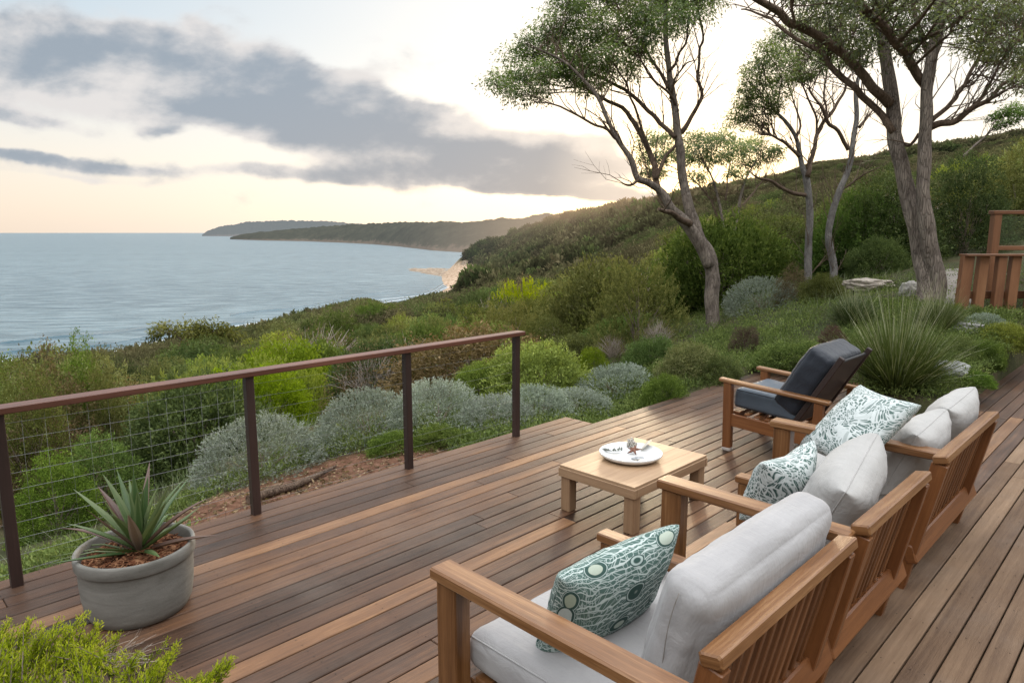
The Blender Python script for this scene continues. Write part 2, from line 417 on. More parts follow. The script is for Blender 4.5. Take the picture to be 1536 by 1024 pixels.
tab(2600, [(1, -.05), (6, -.04), (9.3, .02), (11.5, .5), (15, 1.3), (25, 2.8), (75, 11), (150, 22), (250, 36), (560, 38), (6000, 0)])
_pk = np.array(sorted(TAB)); _zt = np.array([TAB[k] for k in _pk])
_az = np.arctan((_pk - 768) / 1043.0)
def vnoise(x, y, s_, seed=0):
    return np.array([mn.noise(Vector((a / s_ + seed * 13.1, b / s_ - seed * 7.7, seed * 3.3))) for a, b in zip(np.ravel(x), np.ravel(y))]).reshape(np.shape(x))
def table_z(x, y):
    x = np.asarray(x, float); y = np.asarray(y, float)
    f = x * F0[0] + y * F0[1]; l = x * R0[0] + y * R0[1]
    az = np.arctan2(l, f); r = np.maximum(np.hypot(x, y), 1.0)
    az = np.clip(az, _az[0], _az[-1])
    i = np.clip(np.searchsorted(_az, az) - 1, 0, len(_az) - 2)
    u = (az - _az[i]) / (_az[i + 1] - _az[i])
    lr = np.clip(np.log(r), RK[0], RK[-1])
    j = np.clip(np.searchsorted(RK, lr) - 1, 0, len(RK) - 2)
    v = (lr - RK[j]) / (RK[j + 1] - RK[j])
    return (_zt[i, j] * (1 - u) * (1 - v) + _zt[i + 1, j] * u * (1 - v) + _zt[i, j + 1] * (1 - u) * v + _zt[i + 1, j + 1] * u * v)
def deck_in(x, y):
    """distance-like weight: 1 inside the decks"""
    x = np.asarray(x, float); y = np.asarray(y, float)
    def box(x0, x1, y0, y1, m):
        dx = np.maximum(np.maximum(x0 - x, x - x1), 0); dy = np.maximum(np.maximum(y0 - y, y - y1), 0)
        return np.clip(1 - np.hypot(dx, dy) / m, 0, 1)
    return np.maximum(np.maximum(box(-4.44, 1.5, -3, 5.28, .09), box(-4.11, -2.69, 5, 9.18, .09)), np.maximum(box(-2.69, -1.66, 5, 7.93, .09), box(-1.60, 1.5, 5, 22, .09)))
def ground_z(x, y):
    z = table_z(x, y); w = deck_in(x, y)
    return np.where(w > 0, np.minimum(z, z * (1 - w) - .32 * w), z)
def gz(x, y): return float(ground_z(np.array([x]), np.array([y]))[0])

def near_noise(x, y):
    return vnoise(x, y, 2.0, 1) * .10 * np.clip(np.hypot(x, y) / 12, .2, 2) * (1 - np.clip(deck_in(x, y) * 3, 0, 1))
def build_terrain():
    az = np.concatenate([np.linspace(-PI, -.85, 40)[:-1], np.linspace(-.85, .85, 420), np.linspace(.85, PI, 40)[1:-1]])
    r = np.concatenate([np.linspace(.6, 14, 150), np.exp(np.linspace(math.log(14.2), math.log(6000), 230))])
    A, R_ = np.meshgrid(az, r, indexing='ij')
    X = R_ * (np.cos(A) * F0[0] + np.sin(A) * R0[0]); Y = R_ * (np.cos(A) * F0[1] + np.sin(A) * R0[1])
    Zt = ground_z(X, Y)
    nz = vnoise(X, Y, 2.0, 1) * .10 * np.clip(R_ / 12, .2, 2) + vnoise(X, Y, 40.0, 2) * np.clip((R_ - 20) / 60, 0, 1) * 1.5 + vnoise(X, Y, 9, 3) * np.clip((R_ - 8) / 40, 0, 1) * .5
    Zt = Zt + nz * (1 - np.clip(deck_in(X, Y) * 3, 0, 1)) * np.where(Zt < -40, .3, 1)
    na, nr = X.shape
    V = np.stack([X, Y, Zt], -1).reshape(-1, 3)
    i = np.arange(na)[:, None]; j = np.arange(nr - 1)[None]
    i2 = (i + 1) % na
    Fq = np.stack([i * nr + j, i * nr + j + 1, i2 * nr + j + 1, i2 * nr + j], -1).reshape(-1, 4)
    me = bpy.data.meshes.new('terrain')
    me.vertices.add(len(V)); me.vertices.foreach_set('co', V.astype(np.float32).ravel())
    me.loops.add(Fq.size); me.loops.foreach_set('vertex_index', Fq.astype(np.int32).ravel())
    me.polygons.add(len(Fq)); me.polygons.foreach_set('loop_start', np.arange(0, Fq.size, 4, dtype=np.int32))
    me.update(calc_edges=True); me.validate()
    me.polygons.foreach_set('use_smooth', np.ones(len(Fq), bool))
    m, t, out = newmat('bush_ground')
    pos = t.new('ShaderNodeNewGeometry').outputs['Position']
    n1 = t.noise(pos, .8, 6, .65); n2 = t.noise(pos, 9, 5, .7)
    c = t.ramp(n1, [(.3, (.035, .042, .018)), (.5, (.06, .062, .028)), (.7, (.085, .062, .038))])
    c = t.mix(t.smooth(n2, .45, .7, 0, .6), c, (.035, .03, .018))
    z = t.new('ShaderNodeSeparateXYZ', inp={0: pos})
    # sandstone and sand by the water
    rock = t.ramp(t.noise(t.scale(pos, (.25, .25, .9)), 1.0, 6, .7), [(.3, (.18, .11, .075)), (.5, (.48, .34, .23)), (.7, (.66, .54, .42))])
    zz = t.math('ADD', z.outputs[2], t.math('MULTIPLY', t.math('SUBTRACT', t.noise(pos, .05, 4), .5), 14))
    shore = t.smooth(zz, -34, -25, 1, 0)
    c = t.mix(shore, c, rock)
    # red soil patch beside the deck
    sx = t.new('ShaderNodeVectorMath', operation='DISTANCE', inp={0: t.scale(pos, (1, .7, 0)), 1: (-5.45, 3.05 * .7, 0)}).outputs['Value']
    soil = t.ramp(n2, [(.25, (.05, .025, .016)), (.5, (.135, .068, .042)), (.8, (.27, .16, .11))])
    c = t.mix(t.smooth(t.math('ADD', sx, t.math('MULTIPLY', n1, .5)), 1.05, 1.5, 1, 0), c, soil)
    principled(t, out, c, .95, t.bump(n2, .8, .05), .1)
    me.materials.append(m)
    o = link('terrain', me); tag(o, kind='structure')
    return o
build_terrain()

# sea
def build_sea():
    mb = MB()
    rr = [0, 150, 300, 500, 800, 1200, 2000, 4000, 10000, 30000, 150000]
    mb.lathe([(r + .01, 0) for r in rr][::-1], 96, (0, 0, SEA), sm=False)
    m, t, out = newmat('sea_water')
    pos = t.new('ShaderNodeNewGeometry').outputs['Position']
    p = t.scale(pos, (1, 1, 1), rot=(0, 0, -(YAW + .15)))
    w1 = t.noise(t.scale(p, (.012, .075, 1)), 1.0, 4, .6, .3)
    w2 = t.noise(t.scale(p, (.16, .45, 1)), 1.0, 5, .65)
    w3 = t.noise(t.scale(p, (.0012, .006, 1)), 1.0, 4, .6)
    w4 = t.noise(t.scale(p, (.035, .15, 1)), 1.0, 4, .65)
    h = t.math('ADD', t.math('ADD', t.math('MULTIPLY', w1, 1.2), t.math('MULTIPLY', w2, .5)), t.math('MULTIPLY', w4, 1.6))
    nd = t.new('ShaderNodeBump', inp={'Strength': .9, 'Distance': 1.6, 'Height': h})
    c = t.mix(t.smooth(w3, .35, .7), (.062, .105, .128), (.10, .152, .175))
    c = t.mix(t.smooth(w2, .5, .75, 0, .5), c, (.15, .22, .25))
    c = t.mix(t.smooth(w1, .34, .46, .55, 0), c, (.03, .065, .085))
    c = t.mix(t.smooth(w4, .40, .66, 0, .6), c, (.25, .33, .36))
    c = t.mix(t.smooth(w4, .46, .30, 0, .5), c, (.05, .095, .12))
    b = principled(t, out, c, .30, nd.outputs[0], .5)
    b.inputs['IOR'].default_value = 1.33
    o = mb.build('sea', m); tag(o, kind='structure')
    # lines of surf rolling onto the shore
    fm, t, out = newmat('surf_foam')
    uv = t.new('ShaderNodeTexCoord').outputs['UV']
    pos = t.new('ShaderNodeNewGeometry').outputs['Position']
    n = t.noise(pos, .16, 6, .7)
    sp = t.new('ShaderNodeSeparateXYZ', inp={0: uv})
    edge = t.math('MULTIPLY', t.smooth(sp.outputs[1], 0, .35), t.smooth(sp.outputs[1], .7, 1, 1, 0))
    a = t.smooth(t.math('MULTIPLY', edge, t.math('ADD', n, .22)), .36, .56, 0, .9)
    d = t.new('ShaderNodeBsdfDiffuse', inp={'Color': (.72, .76, .78, 1)}); tr = t.new('ShaderNodeBsdfTransparent')
    mx = t.new('ShaderNodeMixShader', inp={0: a, 1: tr.outputs[0], 2: d.outputs[0]}); t.l.new(mx.outputs[0], out.inputs[0])
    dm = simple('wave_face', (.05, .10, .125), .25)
    pxs = np.linspace(-500, 690, 220); mb = MB(); shore = []
    for px in pxs:
        hd = hdir(px); ds = np.linspace(150, 900, 600); zz = table_z(hd[0] * ds, hd[1] * ds)
        k = np.argmax(zz < SEA); shore.append(hd * ds[k] if zz[k] < SEA else None)
    for off, wd, z0 in ((4, 8, .06), (24, 5, .35), (48, 4, .3)):
        prev = None
        for q, (px, s_) in enumerate(zip(pxs, shore)):
            if s_ is None: prev = None; continue
            u = s_ / np.linalg.norm(s_); wob = mn.noise(Vector((q * .06, off * .1, 0))) * 9
            a = s_ + u * (off + wob); b2 = s_ + u * (off + wd + wob)
            i = len(mb.v); mb.v += [(a[0], a[1], SEA + z0), (b2[0], b2[1], SEA + z0)]
            if prev is not None: mb.face([prev, prev + 1, i + 1, i], [((q - 1) * .1, 0), ((q - 1) * .1, 1), (q * .1, 1), (q * .1, 0)])
            prev = i
    o = mb.build('surf', fm); tag(o, kind='structure')
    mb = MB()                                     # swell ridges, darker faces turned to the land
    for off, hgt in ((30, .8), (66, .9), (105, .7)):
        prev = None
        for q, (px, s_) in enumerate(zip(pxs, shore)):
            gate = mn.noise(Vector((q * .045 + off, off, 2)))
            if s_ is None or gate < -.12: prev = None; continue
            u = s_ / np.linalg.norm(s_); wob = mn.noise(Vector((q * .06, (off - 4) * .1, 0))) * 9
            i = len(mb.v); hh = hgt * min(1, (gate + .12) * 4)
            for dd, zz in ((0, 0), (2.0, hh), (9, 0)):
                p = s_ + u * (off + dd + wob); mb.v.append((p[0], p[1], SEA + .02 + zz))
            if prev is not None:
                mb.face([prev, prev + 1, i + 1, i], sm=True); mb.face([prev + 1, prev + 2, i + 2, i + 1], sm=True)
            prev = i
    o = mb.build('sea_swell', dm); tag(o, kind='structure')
build_sea()

# far headlands
def headland(name, base, crest, back, haze, hz_amt):
    m, t, out = newmat(name + '_bush')
    pos = t.new('ShaderNodeNewGeometry').outputs['Position']
    n1 = t.noise(pos, .012, 6, .7); n2 = t.noise(pos, .05, 4, .7)
    c = t.ramp(t.math('ADD', t.math('MULTIPLY', n1, .5), t.math('MULTIPLY', n2, .5)), [(.32, (.02, .026, .02)), (.52, (.055, .06, .042)), (.7, (.10, .095, .065))])
    uv = t.new('ShaderNodeTexCoord').outputs['UV']; sp = t.new('ShaderNodeSeparateXYZ', inp={0: uv})
    rock = t.smooth(t.math('ADD', sp.outputs[1], t.math('MULTIPLY', t.math('SUBTRACT', n2, .5), .25)), .03, .07, .45, 0)
    c = t.mix(rock, c, (.30, .22, .17))
    d = t.new('ShaderNodeBsdfDiffuse', inp={'Color': c})
    # aerial haze painted in as emission, stronger and warmer towards the sunset
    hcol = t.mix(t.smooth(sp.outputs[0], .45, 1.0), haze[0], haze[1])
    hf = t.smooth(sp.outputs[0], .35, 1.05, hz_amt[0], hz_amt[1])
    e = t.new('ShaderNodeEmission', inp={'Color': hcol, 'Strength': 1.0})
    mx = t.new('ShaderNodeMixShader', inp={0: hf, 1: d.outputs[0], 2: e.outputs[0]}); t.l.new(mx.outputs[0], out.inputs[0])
    n = 220; K = 14
    bp = np.array([at(a, b, SEA) for a, b in base]); bx = np.array([a for a, _ in base], float)
    cx = np.array([a for a, _ in crest], float); cy = np.array([b for _, b in crest], float)
    mb = MB()
    pxs = np.linspace(bx[0], bx[-1], n)
    for q, px in enumerate(pxs):
        b_ = np.array([np.interp(px, bx, bp[:, k]) for k in range(3)])
        yb = np.interp(px, cx, cy); dist = (b_ @ F0) * 1.0
        cd = dist + back * min(1, q / 30 + .05); hd = hdir(px); cz = HC - (yb - 349) / 1043 * cd
        for k in range(K):
            f = k / (K - 1)
            if f <= .72:
                g = f / .72; p = b_ * (1 - g) + np.array([hd[0] * cd, hd[1] * cd, 0]) * g
                z = SEA - 1 + (cz - SEA + 1) * (1 - (1 - g) ** 1.9)
            else:
                g = (f - .72) / .28; dd = cd + back * 1.4 * g; p = np.array([hd[0] * dd, hd[1] * dd, 0]); z = cz - (cz - SEA + 5) * g ** 1.6
            z += mn.fractal(Vector((p[0] * .012, p[1] * .012, 0)), .9, 2.1, 4) * (cz - SEA) * .10 * (1 if 0 < f else 0)
            mb.v.append((p[0], p[1], z))
        if q:
            for k in range(K - 1):
                i = (q - 1) * K + k
                uvs = [((q - 1) / n, k / K), (q / n, k / K), (q / n, (k + 1) / K), ((q - 1) / n, (k + 1) / K)]
                mb.face([i, i + K, i + K + 1, i + 1], uvs, sm=True)
    o = mb.build(name, m); tag(o, kind='structure')
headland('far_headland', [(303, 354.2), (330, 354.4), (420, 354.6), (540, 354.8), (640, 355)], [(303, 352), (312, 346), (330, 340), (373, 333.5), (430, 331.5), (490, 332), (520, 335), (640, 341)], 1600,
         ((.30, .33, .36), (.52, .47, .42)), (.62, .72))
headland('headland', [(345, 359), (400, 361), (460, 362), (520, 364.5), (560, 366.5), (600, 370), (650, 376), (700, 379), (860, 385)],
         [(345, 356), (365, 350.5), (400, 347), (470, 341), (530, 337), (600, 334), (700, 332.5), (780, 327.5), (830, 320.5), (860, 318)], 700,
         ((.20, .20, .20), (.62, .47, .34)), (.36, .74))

# ------------------------------------------------------------------ foliage generators (numpy)
def unit(v): return v / np.maximum(np.linalg.norm(v, axis=-1, keepdims=True), 1e-9)
def leaf_mesh(name, P, D, L, W, tone, mat, bend=0.0, rg=rng):
    """one folded four-cornered leaf at each P along D"""
    n = len(P); D = unit(D); Rn = rg.normal(size=(n, 3)); S = unit(np.cross(D, Rn)); N = np.cross(S, D)
    L = np.broadcast_to(np.asarray(L, float), (n,))[:, None]; W = np.broadcast_to(np.asarray(W, float), (n,))[:, None]
    mid = P + D * L * .45
    V = np.stack([P, mid + S * W * .5 + N * W * .18, P + D * L - N * L * bend, mid - S * W * .5 + N * W * .18], 1)
    return raw_mesh(name, V.reshape(-1, 3), np.arange(4 * n).reshape(-1, 4), tone, mat)
def raw_mesh(name, V, Fq, tone, mat):
    me = bpy.data.meshes.new(name)
    me.vertices.add(len(V)); me.vertices.foreach_set('co', np.ascontiguousarray(V, dtype=np.float32).ravel())
    k = Fq.shape[1]
    me.loops.add(Fq.size); me.loops.foreach_set('vertex_index', Fq.astype(np.int32).ravel())
    me.polygons.add(len(Fq)); me.polygons.foreach_set('loop_start', np.arange(0, Fq.size, k, dtype=np.int32))
    me.update(calc_edges=True)
    a = me.attributes.new('tone', 'FLOAT', 'FACE'); a.data.foreach_set('value', np.clip(tone, 0, 1).astype(np.float32))
    me.materials.append(mat)
    return me
def blade_arrays(P, D, L, W, droop, tone, seg=4, rg=rng, taper=1.0):
    """thin bending blades: returns V, F, tone"""
    n = len(P); D = unit(D); S = unit(np.cross(D, np.array([0, 0, 1.0]) + rg.normal(size=(n, 3)) * .2))
    L = np.broadcast_to(np.asarray(L, float), (n,))[:, None]; W = np.broadcast_to(np.asarray(W, float), (n,))[:, None]; dr = np.broadcast_to(np.asarray(droop, float), (n,))[:, None]
    rows = []
    for k in range(seg + 1):
        f = k / seg
        c = P + D * L * f - np.array([0, 0, 1.0]) * L * dr * f * f
        w = W * (1 - f ** 1.6 * taper) * .5 + 1e-4
        rows.append(c - S * w); rows.append(c + S * w)
    V = np.stack(rows, 1)                 # n, 2(seg+1), 3
    m = 2 * (seg + 1); base = (np.arange(n) * m)[:, None, None]
    k = np.arange(seg)
    q = np.stack([2 * k, 2 * k + 1, 2 * k + 3, 2 * k + 2], -1)[None]
    Fq = (base + q).reshape(-1, 4)
    return V.reshape(-1, 3), Fq, np.repeat(tone, seg)
def dome_points(n, rg, rx=1., ry=1., h=1., inner=.55, lump=.22, seed=0, flat=0.0):
    """points through the outer part of a lumpy dome, with outward directions"""
    d = unit(rg.normal(size=(n, 3))); d[:, 2] = np.abs(d[:, 2]) - .12
    d = unit(d)
    lumps = unit(np.random.default_rng(seed + 91).normal(size=(16, 3))); lumps[:, 2] = np.abs(lumps[:, 2])
    lw = np.max(np.clip((d @ lumps.T - .72) / .28, 0, 1), axis=1)
    rad = (1 - lump) + lump * 1.3 * lw
    t = inner + (1 - inner) * rg.random(n) ** .6
    P = d * (rad * t)[:, None] * np.array([rx, ry, h])
    return P, d, t * (.55 + .45 * lw)  # third value falls inwards, for interior shade painted into the tone
def clumped(n, per, rg, rx, ry, h, size, seed, inner=.6, lump=.25):
    C, d, t = dome_points(n, rg, rx, ry, h, inner, lump, seed)
    P = np.repeat(C, per, 0) + rg.normal(size=(n * per, 3)) * size
    return P, np.repeat(d, per, 0), np.repeat(t, per), np.repeat(rg.random(n), per)
UP = np.array([0, 0, 1.0])

def stems_mesh(name, mat, rx, h, n, seed, r0=.02, reach=.8, sub=2, depth=0):
    rd = random.Random(seed); mb = MB()
    for k in range(n):
        a = rd.random() * 6.28; rr = rx * reach * math.sqrt(rd.random()); hh = h * (reach * (1 - .4 * (rr / rx) ** 2)) * rd.uniform(.75, 1.05)
        p1 = Vector((math.cos(a) * rr, math.sin(a) * rr, hh)); p0 = Vector((p1.x * .12, p1.y * .12, 0))
        pts = []
        for q in range(5):
            f = q / 4; pts.append(p0.lerp(p1, f) + Vector((p1.x * -.25 * math.sin(f * PI), p1.y * -.25 * math.sin(f * PI), 0)) + Vector((rd.uniform(-1, 1), rd.uniform(-1, 1), 0)) * rx * .04 * f)
        mb.tube(pts, [r0 * (1 - .8 * q / 4) for q in range(5)], 4)
        for _ in range(sub):
            i = rd.randint(1, 3); b0 = pts[i]; d = (p1 - p0).normalized() + Vector((rd.uniform(-1, 1), rd.uniform(-1, 1), rd.uniform(0, .8)))
            b1 = b0 + d.normalized() * h * rd.uniform(.2, .4)
            mid = b0.lerp(b1, .5) + Vector((rd.uniform(-1, 1), rd.uniform(-1, 1), rd.uniform(-1, 1))) * h * .03
            mb.tube([b0, mid, b1], [r0 * .45, r0 * .32, r0 * .12], 3, cap=False)
    o = mb.build(name, mat)
    me = o.data; bpy.data.objects.remove(o)
    return me

def shrub_meshes(kind, seed, asp=1.0):
    """foliage + stem mesh of unit size: radius about 1, height about 1"""
    rg = np.random.default_rng(seed)
    if kind in ('olive', 'green', 'dark', 'lime', 'rust', 'purple'):
        n, per = {'lime': (1500, 18), 'green': (1500, 17), 'olive': (1500, 16), 'dark': (1600, 17), 'rust': (1100, 14), 'purple': (1300, 16)}[kind]
        P, d, t, cr = clumped(n, per, rg, 1, 1, asp, .045, seed, .5, .36)
        D = d * .7 + rg.normal(size=P.shape) * .55 + UP * (.25 if kind in ('lime', 'green') else .1)
        L = rg.uniform(.032, .066, len(P)); W = L * rg.uniform(.32, .5, len(P))
        tone = .06 + .55 * np.clip((t - .4) * 1.4, 0, 1) + .28 * (cr - .3) + rg.normal(size=len(P)) * .11  # inner leaves darker: interior shade put into the leaf colour
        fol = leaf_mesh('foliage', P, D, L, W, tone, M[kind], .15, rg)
        st = stems_mesh('stem', M['twig'], .85, .85 * asp, 12, seed, .018)
    elif kind in ('needle', 'soft'):        # feathery upright sprays, lime on the tips
        n, per = 1250, 24
        C, d, t = dome_points(n, rg, 1, 1, asp, .45, .3, seed)
        ax = unit(d * .6 + UP * .8 + rg.normal(size=d.shape) * .25)
        s_ = rg.random((n, per)); P = (C[:, None] + ax[:, None] * (s_ * .17)[..., None]).reshape(-1, 3) + rg.normal(size=(n * per, 3)) * .010
        D = np.repeat(ax, per, 0) + rg.normal(size=P.shape) * .5
        L = rg.uniform(.028, .055, len(P)); W = L * .26
        tone = -.02 + .55 * np.repeat(np.clip((t - .4) * 1.5, 0, 1), per) + .42 * s_.ravel() + rg.normal(size=len(P)) * .1  # tone drops inwards, painting shade into the heart of the bush
        fol = leaf_mesh('foliage', P, D, L, W, tone, M['lime' if kind == 'needle' else 'soft'], .1, rg)
        st = stems_mesh('stem', M['twig'], .8, .8 * asp, 10, seed, .02)
    elif kind == 'silver':        # westringia: stiff fine sprigs all over a dome
        n, per = 2600, 11
        C, d, t = dome_points(n, rg, 1, 1, asp, .74, .10, seed)
        ax = unit(d * .9 + UP * .35 + rg.normal(size=d.shape) * .3)
        s_ = rg.random((n, per)); P = (C[:, None] + ax[:, None] * (s_ * .13)[..., None]).reshape(-1, 3)
        D = np.repeat(ax, per, 0) * .9 + rg.normal(size=P.shape) * .45
        L = rg.uniform(.028, .052, len(P)); W = L * .26
        tone = .0 + .42 * np.repeat(np.clip((t - .45) * 1.8, 0, 1), per) + .38 * s_.ravel() + rg.normal(size=len(P)) * .12  # leaves deep in the dome toned down as painted shade
        fol = leaf_mesh('foliage', P, D, L, W, tone, M['silver'], .05, rg)
        st = stems_mesh('stem', M['twig'], .8, .75 * asp, 10, seed, .015)
    elif kind == 'twiggy':        # mostly bare grey shrub
        P, d, t, cr = clumped(420, 12, rg, 1, 1, asp, .07, seed, .45, .3)
        D = d + rg.normal(size=P.shape) * .6
        L = rg.uniform(.025, .05, len(P))
        fol = leaf_mesh('foliage', P, D, L, L * .35, .3 + .4 * cr + rg.normal(size=len(P)) * .12, M['rust'], .1, rg)
        st = stems_mesh('stem', M['twigpale'], .95, 1.0 * asp, 34, seed, .014, 1.0, 7)
    elif kind == 'casuarina':     # soft weeping crown
        n, per = 1700, 18
        C, d, t = dome_points(n, rg, 1, 1, asp, .4, .34, seed)
        ax = unit(d * .5 - UP * .15 + rg.normal(size=d.shape) * .45)
        s_ = rg.random((n, per)); P = (C[:, None] + ax[:, None] * (s_ * .16)[..., None]).reshape(-1, 3) + rg.normal(size=(n * per, 3)) * .02
        D = np.repeat(ax, per, 0) + rg.normal(size=P.shape) * .4
        L = rg.uniform(.03, .052, len(P))
        tone = .1 + .45 * np.repeat(np.clip((t - .35) * 1.5, 0, 1), per) + .25 * np.clip(P[:, 2] / asp, 0, 1) + rg.normal(size=len(P)) * .1  # crown interior darkened through tone, a painted shade
        fol = leaf_mesh('foliage', P, D, L, L * .26, tone, M['olive'], .1, rg)
        st = stems_mesh('stem', M['twig'], .8, .9 * asp, 12, seed, .02, .95)
    return fol, st
_cache = {}
def shrub(name, kind, var, loc, rx, ry, h, label, cat='shrub', group=None, rz=None, sink=.06):
    h = h * (.86 if kind == 'silver' else .92)
    asp = 1 if h / rx < 1.4 else (2 if h / rx < 2.6 else 3); var = var % 3 if asp == 1 else var % 2; key = (kind, var, asp)
    if key not in _cache: _cache[key] = shrub_meshes(kind, 1000 + 17 * var + sum(map(ord, kind)), float(asp))
    fol, st = _cache[key]
    root = thing(name, label, cat, (loc[0], loc[1], loc[2] - h * sink), random.random() * 6.28 if rz is None else rz, group)
    root.scale = (rx, ry, h / asp)
    link('foliage', fol, root); link('stem', st, root)
    return root
def pshrub(name, kind, var, px, py, dep, wpx, hpx, label, cat='shrub', group=None):
    """shrub seen at px, with its foot on the ground at that depth; widths in photo pixels give its real size"""
    hd = hdir(px); x, y = hd[0] * dep, hd[1] * dep; z = gz(x, y)
    if py is not None:      # find the depth where the ground meets the sight line
        ds = np.linspace(3.5, 60, 2500); zz = ground_z(hd[0] * ds, hd[1] * ds); line = HC - (py - 349) / 1043 * ds
        k = np.argmax(zz >= line)
        if zz[k] >= line[k]: dep = ds[k]; x, y = hd[0] * dep, hd[1] * dep; z = zz[k]
    s_ = dep / 1030
    return shrub(name, kind, var, (x, y, z), wpx * s_ / 2, wpx * s_ / 2, hpx * s_, label, cat, group)

# ------------------------------------------------------------------ deck
PITCH = .118
def build_deck():
    rd = random.Random(4)
    dk, wk = MB(), MB(); scr = []
    i = 0; x = -4.505
    while x < 1.6:
        xc = x + PITCH / 2
        y1 = 5.35 if i < 3 else (9.25 if xc < -2.62 else (8.0 if xc < -1.66 else 22.0))
        y0 = .30 if -2.9 < xc < -1.2 else -1.6
        walk = xc > -1.0
        mb = wk if walk else dk
        y = y0; first = True
        while y < y1 - .05:
            L = rd.uniform(2.2, 5.6) if not first else rd.uniform(.8, 5); first = False
            e = min(y + L, y1)
            if y1 - e < .5: e = y1
            q = rd.random()
            tone = rd.gauss(.40, .08) if q < .62 else (rd.gauss(.54, .07) if q < .90 else rd.gauss(.74, .07))
            if walk: tone = rd.gauss(.5, .13)
            scr.append((xc, y, e))
            dz = rd.uniform(-.0012, .0012)
            mb.beam((xc, y + .0015, -.016 + dz), (xc, e - .0015, -.016 + dz), PITCH - .008 + rd.uniform(-.0012, .0008), .032, bev=.0035, tone=min(max(tone, .05), .98))
            y = e
        x += PITCH; i += 1
    for xc, ya, ye in scr:                        # screw heads over the joists
        for yy in np.arange(-1.3, 7.0, .45):
            if ya < yy < ye and yy < 6.6:
                for sx in (-.028, .028):
                    mb = wk if xc > -1.0 else dk; i0 = len(mb.v); jx, jy = rd.uniform(-.002, .002), rd.uniform(-.003, .003)
                    for k in range(6): mb.v.append((xc + sx + jx + .0034 * math.cos(k * PI / 3), yy + jy + .0034 * math.sin(k * PI / 3), .0022))
                    mb.face(list(range(i0, i0 + 6)), None, 0.0)
    # joists and edge boards under the planks
    for yy in np.arange(-1.3, 9.2, .45):
        if yy < 5.3: dk.beam((-4.49, yy, -.10), (-1.7, yy, -.10), .045, .13, tone=.05)
        else: dk.beam((-4.14, yy, -.10), (-2.66 if yy > 7.9 else -1.7, yy, -.10), .045, .13, tone=.05)
    for a, b in (((-4.515, -1.6, -.115), (-4.515, 5.34, -.115)), ((-4.165, 5.38, -.115), (-4.165, 9.24, -.115)), ((-4.10, 9.27, -.115), (-2.62, 9.27, -.115)),
                 ((-4.49, 5.365, -.118), (-4.20, 5.365, -.118)), ((-2.60, 8.03, -.115), (-2.60, 9.24, -.115)), ((-2.56, 8.02, -.115), (-1.70, 8.02, -.115)), ((-1.672, 8.05, -.115), (-1.672, 21.9, -.115))):
        dk.beam(a, b, .025, .16, tone=.22)
    tag(dk.build('deck', M['deck']), kind='structure'); tag(wk.build('walkway', M['walk']), kind='structure')
build_deck()

# ------------------------------------------------------------------ railing
def build_rail():
    XR = -4.385
    root = thing('deck_railing', 'dark timber railing with square posts and stainless wire infill along the deck edge', 'railing', (XR, 1.9, 0))
    Lc = lambda x, y, z: (x - XR, y - 1.9, z)
    ys = [-.75, .585, 1.94, 3.235, 4.485]
    for k, y in enumerate(ys):
        MB().beam(Lc(XR, y, -.05), Lc(XR, y, .962), .056, .056, up=(0, 1, 0), bev=.004, tone=random.uniform(.35, .6)).build('post', M['post'], root)
    MB().beam(Lc(XR, -1.6, .981), Lc(XR, 4.56, .981), .105, .038, bev=.005, tone=.5).build('handrail', M['rail'], root)
    for k in range(10):
        z = .075 + k * .092; mb = MB()
        pts = []
        for a, b in zip(ys[:-1], ys[1:]):
            for f in (0, .25, .5, .75): pts.append(Lc(XR + random.uniform(-.002, .002), a + (b - a) * f, z - .006 * math.sin(f * PI)))
        pts.append(Lc(XR, ys[-1], z))
        mb.tube(pts, [.00115 if i < 8 else .0007 for i in range(len(pts))], 5).build('cable', M['wire'], root)
    for a, b, n in ((ys[0], ys[1], 12), (ys[1], ys[2], 13)):
        for k in range(1, n):
            y = a + (b - a) * k / n
            MB().tube([Lc(XR + .003, y, .03), Lc(XR + .003, y + random.uniform(-.006, .006), .5), Lc(XR + .003, y, .96)], .0007, 4).build('vertical_wire', M['wire'], root)
build_rail()

